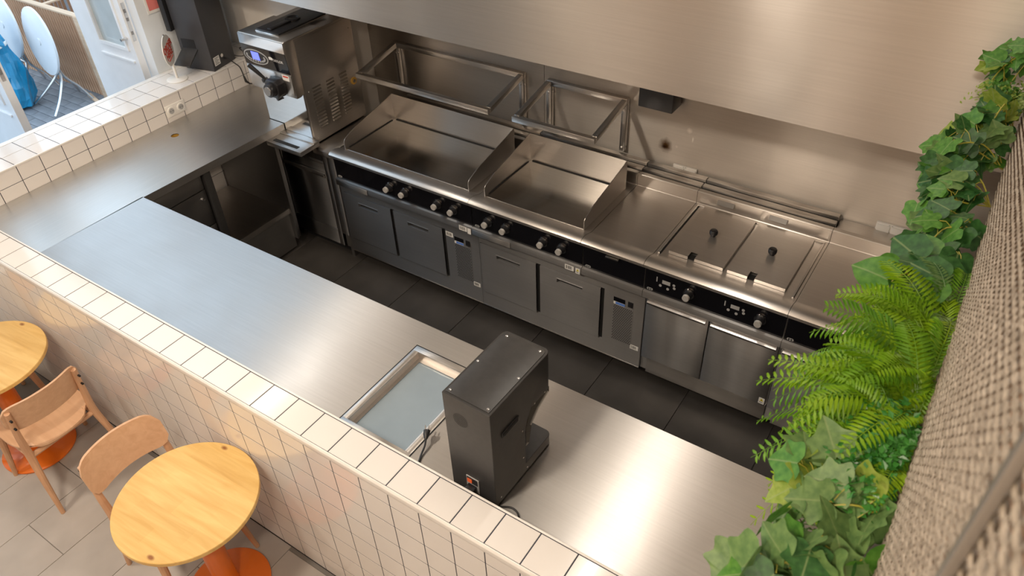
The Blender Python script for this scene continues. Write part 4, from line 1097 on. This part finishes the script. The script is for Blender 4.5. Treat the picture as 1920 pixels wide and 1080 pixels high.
def make_chair():
    """local frame: seat faces +y, back at -y, origin on the floor below the seat centre"""
    t = thing('cafe_chair', 'x', 'chair', (0, 0, 0))
    # legs: rear legs run up into the back posts
    for s in (-1, 1):
        n = 7
        rear = smooth_path([(s * 0.225, -0.245, 0.0), (s * 0.205, -0.205, 0.25), (s * 0.188, -0.175, 0.42), (s * 0.186, -0.195, 0.58), (s * 0.180, -0.235, 0.775)], n)
        rad = [0.0125 + 0.009 * min(1, (p.z / 0.42)) - 0.008 * max(0, (p.z - 0.42) / 0.36) for p in rear]
        MB().tube(rear, 0.02, 10, rad).build('rear_leg', 'beech_edge', t, 0, True)
        fr_ = [(s * 0.225, 0.235, 0.0), (s * 0.205, 0.195, 0.22), (s * 0.185, 0.160, 0.425)]
        MB().tube(fr_, 0.02, 10, [0.0125, 0.0175, 0.0215]).build('front_leg', 'beech_edge', t, 0, True)
        MB().tube([(s * 0.182, 0.160, 0.405), (s * 0.184, -0.175, 0.405)], 0.016, 8).build('side_rail', 'beech_edge', t)
    MB().tube([(-0.185, 0.160, 0.405), (0.185, 0.160, 0.405)], 0.016, 8).build('front_rail', 'beech_edge', t)
    MB().tube([(-0.185, -0.172, 0.405), (0.185, -0.172, 0.405)], 0.016, 8).build('rear_rail', 'beech_edge', t)
    # plywood seat, dished
    nx, ny = 12, 12
    mb = MB(); grid = {}
    def seat_pt(i, j, top):
        u = -1 + 2 * i / nx; v = -1 + 2 * j / ny
        k = 1 - 0.13 * (abs(u) ** 4) * (abs(v) ** 4) * 2.0
        x = u * (0.215 if v > -0.2 else 0.215 - 0.022 * (-(v + 0.2))) * k
        y = v * 0.215 * k + 0.005 - (0.02 * (1 - u * u) if v < 0 else 0) * abs(v)
        z = 0.437 + 0.014 * u * u + 0.010 * max(0, -v) ** 2 - 0.012 * max(0, v) ** 3
        return (x, y, z + (0.006 if top else -0.006))
    for top in (0, 1):
        for i in range(nx + 1):
            for j in range(ny + 1): grid[(i, j, top)] = mb.bm.verts.new(seat_pt(i, j, top))
    for i in range(nx):
        for j in range(ny):
            mb.bm.faces.new([grid[(i, j, 1)], grid[(i + 1, j, 1)], grid[(i + 1, j + 1, 1)], grid[(i, j + 1, 1)]])
            mb.bm.faces.new([grid[(i, j, 0)], grid[(i, j + 1, 0)], grid[(i + 1, j + 1, 0)], grid[(i + 1, j, 0)]])
    bd = [(i, 0) for i in range(nx)] + [(nx, j) for j in range(ny)] + [(i, ny) for i in range(nx, 0, -1)] + [(0, j) for j in range(ny, 0, -1)]
    for a, b in zip(bd, bd[1:] + bd[:1]):
        mb.bm.faces.new([grid[(*a, 0)], grid[(*b, 0)], grid[(*b, 1)], grid[(*a, 1)]])
    mb.build('seat', 'beech', t, 0, True)
    # curved plywood back with rounded corners
    nx, nz = 20, 8
    mb = MB(); grid = {}
    def back_pt(i, j, front):
        u = -1 + 2 * i / nx; v = -1 + 2 * j / nz
        r = 0.32
        au = abs(u)
        hmax = 1.0 if au < 1 - r else math.sqrt(max(0, 1 - ((au - (1 - r)) / r) ** 2)) * 0.55 + 0.45
        z = 0.705 + v * 0.098 * hmax + 0.006 * (1 - u * u)
        x = u * 0.208
        lean = -0.26 * (z - 0.60)
        y = -0.196 + lean - 0.055 * (1 - u * u) + 0.035
        return (x, y + (0.0065 if front else -0.0065), z)
    for fr_ in (0, 1):
        for i in range(nx + 1):
            for j in range(nz + 1): grid[(i, j, fr_)] = mb.bm.verts.new(back_pt(i, j, fr_))
    for i in range(nx):
        for j in range(nz):
            mb.bm.faces.new([grid[(i, j, 1)], grid[(i, j + 1, 1)], grid[(i + 1, j + 1, 1)], grid[(i + 1, j, 1)]])
            mb.bm.faces.new([grid[(i, j, 0)], grid[(i + 1, j, 0)], grid[(i + 1, j + 1, 0)], grid[(i, j + 1, 0)]])
    bd = [(i, 0) for i in range(nx)] + [(nx, j) for j in range(nz)] + [(i, nz) for i in range(nx, 0, -1)] + [(0, j) for j in range(nz, 0, -1)]
    for a, b in zip(bd, bd[1:] + bd[:1]):
        mb.bm.faces.new([grid[(*a, 0)], grid[(*b, 0)], grid[(*b, 1)], grid[(*a, 1)]])
    bk = mb.build('backrest', 'beech', t, 0, True)
    for s in (-1, 1):
        for z in (0.665, 0.735):
            MB().cyl((s * 0.186, -0.238 - 0.26 * (z - .7), z), (s * 0.186, -0.252 - 0.26 * (z - .7), z), 0.006, seg=10).build('bolt', 'black_soft', t)
    return t
def copy_tree(o, parent=None):
    c = o.copy(); COL.objects.link(c)
    if parent is not None: c.parent = parent
    for ch in list(o.children): copy_tree(ch, c)
    return c
ch0 = make_chair()
spots = [((-0.345, -0.315, 0), math.radians(-92), 'light beech chair facing the near round pine table'),
         ((-1.435, -0.315, 0), math.radians(90), 'light beech chair seen from behind at the far pine table'),
         ((-2.10, -0.33, 0), math.radians(-90), 'light beech chair mostly hidden behind the far pine table')]
src = [ch0] + [copy_tree(ch0) for _ in range(2)]
for o, (loc, rz, lab) in zip(src, spots):
    o.location = loc; o.rotation_euler = (0, 0, rz); tag(o, lab, 'chair', 'beech cafe chairs')

# ------------------------------------------------------------------ street outside the service window
pv = struct(MB().box(-14, -3.05, -6, 9, -0.14, -0.012).build('ground_street', 'paver_joint'))
P_me = tile_mesh('paver', 0.206, 0.099, 0.024, 0.003, 'paver')
rp_ = random.Random(5)
cnt = 0
for j in range(0, 18):
    y = 1.35 + j * 0.104
    for i in range(0, 16):
        x = -7.9 + i * 0.211 + (0.105 if j % 2 else 0)
        if x > -4.7: continue
        mesh_obj('paver', P_me, (x, y, -0.012 + rp_.uniform(-.002, .002)), pv)
# slatted timber planter box
pl = thing('slatted_planter_box', 'open slatted timber box standing on the street outside', 'planter box', (-6.6, 3.2, 0))
px0, px1, py0, py1, ph_ = -7.9, -5.70, 2.82, 3.85, 0.90
n = 44
sm = tile_mesh('slat', 0.036, 0.018, ph_ - 0.03, 0.002, 'slat_wood')
for i in range(n):
    x = px0 + (i + 0.5) * (px1 - px0) / n
    mesh_obj('slat', sm, (x - pl.location.x, py0 - pl.location.y, ph_ / 2), pl)
    mesh_obj('slat', sm, (x - pl.location.x, py1 - pl.location.y, ph_ / 2), pl)
sm2 = tile_mesh('side_slat', 0.018, 0.036, ph_ - 0.03, 0.002, 'slat_wood')
for i in range(20):
    y = py0 + .03 + (i + 0.5) * (py1 - py0 - .06) / 20
    for x in (px0 - .01, px1 - .02):
        mesh_obj('slat', sm2, (x - pl.location.x, y - pl.location.y, ph_ / 2), pl)
W(pl).box(px0, px1, py0 - .02, py0 + .05, ph_ - .014, ph_ + .006).box(px0, px1, py1 - .05, py1 + .02, ph_ - .014, ph_ + .006).build('top_rail', 'slat_frame', pl, 0.002)
for x in (px0, px0 + .73, px0 + 1.46, px1 - .06):
    W(pl).box(x, x + .05, py0 + .05, py1 - .05, ph_ - .014, ph_ + .004).build('cross_rail', 'slat_frame', pl, 0.002)
W(pl).box(px1 - .065, px1 + .005, py0 - .028, py0 - .012, 0.0, ph_).build('corner_board', 'slat_frame', pl, 0.002)
for x in (-7.5, -6.75, -6.05):
    W(pl).box(x, x + .045, py0 + .012, py0 + .03, 0.0, ph_ - .03).build('upright', 'slat_frame', pl)

def folded_table(label, c, yaw, R_=0.345, zc=0.70, legs=True):
    t = thing('folding_table', label, 'table', (c[0], c[1], 0), yaw, 'folded white round tables outside')
    top = MB().cyl((0, 0, -0.012), (0, 0, 0.012), R_, seg=56).build('tabletop', 'white_metal', t, 0.004)
    top.location = (0, 0, zc); top.rotation_euler = (PI / 2 - 0.10, 0, 0)
    MB().cyl((0, 0, 0.0122), (0, 0, 0.020), 0.035, seg=20).build('hub', 'white_metal', top)
    for s in (-1, 1):
        MB().tube(smooth_path([(s * 0.03, 0.03, zc + 0.05), (s * 0.035, 0.03, 0.40), (s * 0.055, 0.03, 0.30), (s * 0.16, -0.10, 0.14), (s * 0.24, -0.24, 0.012)], 5), 0.0135, 8).build('leg', 'knob_metal', t, 0, True)
        MB().tube(smooth_path([(s * 0.02, 0.06, zc + 0.02), (s * 0.03, 0.06, 0.34), (s * 0.10, 0.16, 0.16), (s * 0.17, 0.22, 0.012)], 5), 0.0125, 8).build('leg', 'knob_metal', t, 0, True)
    MB().tube([(-0.05, 0.03, 0.33), (0.05, 0.03, 0.33)], 0.010, 8).build('cross_bar', 'knob_metal', t)
folded_table('white round folding table nearest the window, top tipped upright', (-6.02, 2.51), math.radians(-7), 0.345, 0.69)
folded_table('white round folding table standing behind the other one', (-6.70, 2.52), math.radians(-5), 0.36, 0.74)

def trash_bag():
    t = thing('blue_trash_bag', 'tall knotted blue plastic trash bag beside the folding tables', 'trash bag', (-6.42, 2.19, 0))
    mb = MB(); rnd = random.Random(3); seg = 28
    prof = [(0.10, 0.0), (0.17, 0.03), (0.20, 0.12), (0.205, 0.25), (0.19, 0.38), (0.165, 0.50), (0.15, 0.60), (0.155, 0.68), (0.13, 0.76), (0.10, 0.84), (0.115, 0.90), (0.07, 0.95), (0.02, 0.97)]
    rings = []
    for r, z in prof:
        rg = []
        for k in range(seg):
            a = 2 * PI * k / seg
            f = 1 + 0.09 * math.sin(5 * a + 9 * z) + 0.06 * math.sin(9 * a - 14 * z) + rnd.uniform(-0.07, 0.07)
            rg.append(mb.bm.verts.new((r * f * math.cos(a) - 0.05 * z, r * f * math.sin(a) + 0.03 * math.sin(4 * z), z + rnd.uniform(-.012, .012) * (z > 0))))
        rings.append(rg)
    for a, b in zip(rings, rings[1:]):
        for k in range(seg): mb.bm.faces.new((a[k], a[(k + 1) % seg], b[(k + 1) % seg], b[k]))
    mb.bm.faces.new(rings[0][::-1]); mb.bm.faces.new(rings[-1])
    mb.build('bag_body', 'bag', t, 0, False)
    MB().lathe([(0.155, 0.655), (0.162, 0.665), (0.158, 0.685), (0.15, 0.69)], (-0.033, 0.012, 0), 24).build('tie_band', 'white_paper', t)
trash_bag()
lt = thing('timber_offcut', 'pale timber offcut lying on the pavers near the slatted box', 'wood offcut', (-5.85, 2.72, 0))
MB().box(-0.14, 0.14, -0.02, 0.02, 0.0, 0.025).build('plank', 'slat_frame', lt, 0.002); lt.rotation_euler = (0, 0, -0.25)

# ------------------------------------------------------------------ rattan balustrade with artificial greenery
import numpy as np
PX = 2.462; PZ = 2.30
rp2 = thing('rattan_balustrade', 'woven rattan balustrade panel of the mezzanine close to the viewer', 'balustrade', (PX + 0.03, 0.3, PZ))
def weave(y0, y1, z0, z1, pitch_z=0.0108, stake=0.030, per=4):
    ny = int((y1 - y0) / stake * per) + 1
    nz = int((z1 - z0) / pitch_z)
    ys = y0 + np.arange(ny) * stake / per
    V = []; F = []
    rng = np.random.default_rng(4)
    prof = [(-0.0012, -0.0046), (-0.0030, -0.0020), (-0.0030, 0.0020), (-0.0012, 0.0046)]
    for r in range(nz):
        z = z0 + (r + 0.5) * pitch_z
        wv = -0.0038 * np.cos(np.pi * (ys - y0) / stake + (r % 2) * np.pi) + rng.normal(0, 0.0003)
        jit = rng.normal(0, 0.0006)
        base = r * ny * 4
        for (dx, dz) in prof:
            V.append(np.stack([PX + wv + dx + 0.006, ys, np.full(ny, z + dz + jit)], 1))
        for k in range(3):
            a = base + k * ny + np.arange(ny - 1)
            F.append(np.stack([a, a + 1, a + 1 + ny, a + ny], 1))
    V = np.concatenate(V) - np.array(rp2.location); F = np.concatenate(F)
    me = bpy.data.meshes.new('weave')
    me.vertices.add(len(V)); me.vertices.foreach_set('co', V.ravel())
    me.loops.add(F.size); me.loops.foreach_set('vertex_index', F.ravel().astype(np.int32))
    me.polygons.add(len(F)); me.polygons.foreach_set('loop_start', (np.arange(len(F)) * 4).astype(np.int32))
    me.polygons.foreach_set('loop_total', np.full(len(F), 4, np.int32))
    me.update(calc_edges=True)
    me.polygons.foreach_set('use_smooth', np.ones(len(F), bool))
    me.materials.append(M['rattan'])
    o = bpy.data.objects.new('weave', me); COL.objects.link(o); o.parent = rp2
    return tag(o, 'beige over-and-under rattan weave', kind='stuff')
weave(-0.98, 2.02, PZ, 3.30)
W(rp2).box(PX + .014, PX + .050, -0.98, 2.02, PZ + .004, 3.30).build('backing_board', 'slat_wood', rp2)
W(rp2).box(PX + .002, PX + .054, -0.98, 2.02, 3.302, 3.33).build('top_rail', 'grey_bar', rp2, 0.003)
W(rp2).box(PX - .010, PX - .001, -0.712, -0.697, PZ, 3.33).build('upright_bar', 'grey_bar', rp2, 0.002)
for y in (-0.9, 0.5, 1.9):
    W(rp2).box(PX + .052, PX + .092, y - .02, y + .02, 2.221, 3.33).build('post', 'grey_bar', rp2, 0.002)
W(rp2).box(PX + .0525, PX + .12, -0.98, 2.02, 2.223, PZ + .03).build('foot_rail', 'grey_bar', rp2)

def leaf_mesh(kind, mat, seed):
    rnd = random.Random(seed)
    if kind == 'ivy':
        half = [(0, 0.06), (0.20, -0.10), (0.50, 0.00), (0.46, 0.27), (0.56, 0.50), (0.33, 0.62), (0.18, 0.83), (0, 1.02)]
    elif kind == 'heart':
        half = [(0, 0.10), (0.20, -0.06), (0.40, 0.02), (0.50, 0.24), (0.46, 0.48), (0.30, 0.74), (0.13, 0.93), (0, 1.05)]
    else:
        half = [(0, 0.0), (0.20, 0.12), (0.30, 0.36), (0.27, 0.60), (0.14, 0.86), (0, 1.0)]
    half = [(x * rnd.uniform(.92, 1.08), y) for x, y in half]
    half = [(max(0.0, p.x), p.y) for p in smooth_path([(x, y, 0) for x, y in half], 3)]
    half[0] = (0, half[0][1]); half[-1] = (0, half[-1][1])
    cup = rnd.uniform(0.10, 0.35); droop = rnd.uniform(0.15, 0.40); tw = rnd.uniform(-.15, .15)
    def z(x, y): return cup * abs(x) * 0.8 - droop * y * y * 0.6 + tw * x * y - 0.25 * x * x
    mb = MB()
    mids = [mb.bm.verts.new((0, y, z(0, y))) for y in (half[0][1], 0.30, 0.60, half[-1][1])]
    s_done = {}
    for s in (-1, 1):
        e = [mids[0]] + [mb.bm.verts.new((s * x, y, z(x, y))) for x, y in half[1:-1]] + [mids[3]]
        n = len(e)
        for i in range(n - 1):
            yv = (e[i].co.y + e[i + 1].co.y) / 2
            m_ = mids[1] if yv < 0.42 else mids[2]
            if m_ in (e[i], e[i + 1]): continue
            try: mb.bm.faces.new((e[i], e[i + 1], m_) if s > 0 else (e[i + 1], e[i], m_))
            except Exception: pass
        # triangles along the mid rib where the fan changes centre
        for i in range(n - 1):
            if s_done.get(s): break
            ya = (e[i].co.y + e[i + 1].co.y) / 2
            yb = (e[i + 1].co.y + e[i + 2].co.y) / 2 if i + 2 < n else 9
            if ya < 0.42 <= yb:
                s_done[s] = True
                try: mb.bm.faces.new((mids[1], e[i + 1], mids[2]) if s > 0 else (mids[2], e[i + 1], mids[1]))
                except Exception: pass
    me = bpy.data.meshes.new('leaf'); mb.bm.to_mesh(me); mb.bm.free(); me.materials.append(M[mat])
    for p in me.polygons: p.use_smooth = True
    return me
LM = {}
for kd in ('ivy', 'heart', 'oval'):
    for mt in ('ivy_dark', 'ivy_mid', 'ivy_pale', 'ivy_lime'):
        LM[(kd, mt)] = [leaf_mesh(kd, mt, 10 * i + len(kd)) for i in range(3)]

def frame_rot(n, tip):
    n = n.normalized(); y = (tip - n * tip.dot(n))
    y = y.normalized() if y.length > 1e-4 else n.orthogonal().normalized()
    x = y.cross(n)
    return Matrix((x, y, n)).transposed().to_quaternion()
def ivy_plant(name, label, y, rnd, n, size, mats, spread_y, out, rise, drop, kind='ivy', stem_mat='stem', group='ivy sprays on the rattan balustrade', z0=0.02):
    """vines tied to the lower edge of the panel; leaves on petioles fill a loose cushion"""
    root = Vector((PX - 0.008, y, PZ + z0))
    t = thing(name, label, 'plant', root, group=group)
    nv = max(3, n // 7)
    vines = []
    for v in range(nv):
        oy = rnd.uniform(-spread_y, spread_y); ox = rnd.uniform(0.35, 1.0) * out
        p1 = Vector((-ox * 0.35, oy * 0.4, rnd.uniform(0.0, rise)))
        p2 = Vector((-ox * 0.75, oy * 0.8, rnd.uniform(-drop * 0.3, rise)))
        p3 = Vector((-ox, oy, rnd.uniform(-drop, rise * 0.5)))
        vines.append(smooth_path([(0.006, 0, 0), p1, p2, p3], 5))
    sb = MB()
    for vn in vines: sb.tube(vn, 0.0022, 5)
    for i in range(n):
        vn = vines[i % nv]
        p = vn[min(len(vn) - 1, int(len(vn) * rnd.uniform(0.15, 1.0)))]
        off = Vector((rnd.uniform(-.035, .02), rnd.uniform(-.045, .045), rnd.uniform(-.02, .045)))
        q = p + off
        if q.x > -0.012: q.x = -0.012 - rnd.uniform(0, .02)
        sb.tube([p, (p + q) / 2 + Vector((0, 0, .008)), q], 0.0012, 4)
        nrm = Vector((rnd.gauss(-0.35, .45), rnd.gauss(-0.30, .45), rnd.gauss(0.75, .35)))
        tip = Vector((rnd.gauss(-0.8, .6), rnd.gauss(0, .8), rnd.gauss(-0.25, .4)))
        s_ = rnd.uniform(*size)
        o = mesh_obj('leaf', rnd.choice(LM[(kind, rnd.choice(mats))]), q, t)
        o.rotation_mode = 'QUATERNION'; o.rotation_quaternion = frame_rot(nrm, tip); o.scale = (s_, s_, s_)
        # keep the blade on the open side of the panel
    sb.build('vine', stem_mat, t, 0, True)
    return t
def fern_plant(label, y, rnd, nf, length, mats, out_bias=1.0, lift=0.05, z0=0.02):
    root = Vector((PX - 0.010, y, PZ + z0))
    t = thing('fern', label, 'plant', root, group='ferns on the rattan balustrade')
    for f in range(nf):
        L_ = rnd.uniform(*length)
        az = rnd.gauss(0, 0.80)
        d = Vector((-math.cos(az) * out_bias, math.sin(az), rnd.uniform(-0.40, 0.95))).normalized()
        sag = rnd.uniform(0.15, 0.95)
        pts = [Vector((0, 0, 0)) + d * (L_ * k / 12) + Vector((0, 0, -sag * L_ * (k / 12) ** 2 + lift * math.sin(PI * k / 12) * .6)) for k in range(13)]
        for p in pts: p.x = min(p.x, 0.0)
        rnd_w = rnd.uniform(0.13, 0.20)
        mb = MB(); mb.tube(pts, 0.001, 4, [0.0016 - 0.0011 * k / 12 for k in range(13)])
        path = smooth_path(pts, 2)
        side_roll = rnd.uniform(-1.0, 1.0)
        m = len(path) - 1
        for k in range(2, m):
            u = k / m
            wl_ = L_ * rnd_w * (math.sin(PI * min(1, u * 0.86 + 0.10)) ** 0.8) + 0.004
            tg = (path[k + 1] - path[k - 1]).normalized()
            sdv = tg.cross(Vector((0, 0, 1)))
            sdv = sdv.normalized() if sdv.length > 1e-3 else Vector((0, 1, 0))
            upv = sdv.cross(tg)
            for sgn in (-1, 1):
                dd = (sdv * sgn * math.cos(side_roll * sgn) + upv * math.sin(side_roll) * .6 + tg * 0.42 + upv * rnd.uniform(-.12, .12)).normalized()
                w_ = L_ * 0.0120 + 0.0006 * math.sin(PI * u)
                b0 = path[k]; tip = b0 + dd * wl_ - upv * wl_ * 0.15
                a = b0 + dd * wl_ * 0.35 + tg * w_; c = b0 + dd * wl_ * 0.35 - tg * w_
                a2 = b0 + dd * wl_ * 0.75 + tg * w_ * .75; c2 = b0 + dd * wl_ * 0.75 - tg * w_ * .75
                mb.face([b0, a, a2, tip, c2, c])
        mb.build('frond', rnd.choice(mats), t)
    return t
def bead_plant(name, label, y, rnd, ns, length, lsize, mats, z0=0.0, lift=0.10):
    root = Vector((PX - 0.010, y, PZ + z0))
    t = thing(name, label, 'plant', root, group='small-leaved sprays on the rattan balustrade')
    for s_ in range(ns):
        L_ = rnd.uniform(*length); az = rnd.gauss(0, .75)
        d = Vector((-math.cos(az), math.sin(az), rnd.uniform(-0.3, 0.7))).normalized()
        pts = [d * (L_ * k / 8) + Vector((0, 0, -0.35 * L_ * (k / 8) ** 2)) for k in range(9)]
        for p in pts: p.x = min(p.x, 0.0)
        mb = MB(); mb.tube(pts, 0.001, 4)
        for k in range(2, 9):
            for j in range(5):
                q = pts[k] + Vector((rnd.gauss(0, .010), rnd.gauss(0, .013), rnd.gauss(.004, .010)))
                q.x = min(q.x, -0.004)
                n_ = Vector((rnd.gauss(-.3, .5), rnd.gauss(-.3, .5), rnd.gauss(.7, .4))).normalized()
                u = n_.orthogonal().normalized(); w_ = n_.cross(u)
                a = rnd.uniform(0, 2 * PI); dl = u * math.cos(a) + w_ * math.sin(a); dw = n_.cross(dl)
                ls = rnd.uniform(*lsize)
                mb.face([q, q + dl * ls * .4 + dw * ls * .30 + n_ * ls * .08, q + dl * ls + n_ * ls * 0.0, q + dl * ls * .4 - dw * ls * .30 + n_ * ls * .08])
        mb.build('sprig', rnd.choice(mats), t)
    return t
R0 = random.Random(21)
DK, MD, PL_, LI = 'ivy_dark', 'ivy_mid', 'ivy_pale', 'ivy_lime'
ivy_plant('ivy', 'bright tipped ivy at the far end of the balustrade against the hood', 1.80, R0, 26, (.045, .075), [DK, MD, MD, LI], .09, .15, .16, .02, z0=.12)
bead_plant('bead_plant', 'pale small-leaved spray near the far end of the balustrade', 1.66, R0, 22, (.08, .16), (.010, .017), ['ivy_lime', 'ivy_mid'], .12)
ivy_plant('ivy', 'dark ivy with a pale lime tip hanging over the hood edge', 1.56, R0, 34, (.045, .080), [DK, DK, MD, LI], .13, .20, .14, .06, z0=.05)
ivy_plant('ivy', 'mid-green ivy with twisted leaves below the lime tip', 1.36, R0, 36, (.050, .085), [DK, DK, MD, MD, PL_], .13, .20, .08, .08)
ivy_plant('ivy', 'deep green ivy above the right wall socket', 1.12, R0, 38, (.055, .090), [DK, DK, DK, MD, PL_], .13, .17, .06, .10)
ivy_plant('ivy', 'ivy with long yellow petioles beside the right wall socket', 0.92, R0, 24, (.050, .085), [DK, DK, MD], .09, .14, .04, .08)
ivy_plant('pothos', 'broad glossy dark leaves jutting out above the ferns', 0.72, R0, 16, (.080, .115), [DK, DK, MD], .08, .19, .05, .05, kind='heart')
ivy_plant('pothos', 'single cluster of broad leaves tucked behind the ferns', 0.60, R0, 10, (.075, .10), [DK, MD, PL_], .06, .15, .02, .04, kind='heart')
FN = ['fern', 'fern', 'fern', 'fern2']
fern_plant('feathery grey-green fern directly below the broad dark leaves', 0.54, R0, 46, (.12, .21), ['fern2', 'ivy_pale', 'fern2'])
fern_plant('bright yellow-green fern reaching towards the cabinet fronts', 0.42, R0, 66, (.16, .31), FN)
fern_plant('lush lime fern in the middle of the greenery', 0.30, R0, 68, (.17, .33), FN)
fern_plant('lime fern with the frond sticking out over the floor', 0.17, R0, 64, (.18, .34), FN)
fern_plant('short bright fern just above the near ivy', 0.05, R0, 40, (.12, .24), FN, z0=0.0)
bead_plant('bead_plant', 'dense dark green small-leaved plant beside the rattan', 0.07, R0, 36, (.06, .13), (.014, .021), ['bead'], .07)
bead_plant('bead_plant', 'second small-leaved plant between fern and near ivy', -0.04, R0, 40, (.06, .14), (.014, .021), ['bead'], .05)
ivy_plant('ivy', 'pale lime ivy with yellow curling stems nearest the viewer', -0.11, R0, 26, (.070, .105), [PL_, PL_, MD, LI], .08, .17, .05, .06)
ivy_plant('ivy', 'grey-green ivy at the bottom edge of the picture', -0.24, R0, 28, (.065, .105), [PL_, PL_, DK, MD, PL_], .10, .19, .04, .07)
bead_plant('bead_plant', 'airy light green spray poking out at the bottom left of the greenery', -0.15, R0, 12, (.15, .21), (.008, .012), ['ivy_mid'], 0.0)
ivy_plant('ivy', 'dark ivy leaving the picture at the bottom', -0.40, R0, 24, (.06, .09), [PL_, DK, DK], .10, .19, .04, .08)
for i_, y_ in enumerate((0.80, 0.45)):
    kt_ = thing('cable_tie', ['white cable tie on the stems beside the broad dark leaves', 'white cable tie on the stems hidden in the ferns'][i_], 'cable tie', (PX - .012, y_, PZ + .02))
    MB().lathe([(0.012, -.003), (0.0145, -.003), (0.0145, .003), (0.012, .003)], seg=16).build('loop', 'white_plastic', kt_)
    MB().box(-0.032, -0.013, -0.002, 0.002, -0.002, 0.002).build('tail', 'white_plastic', kt_)
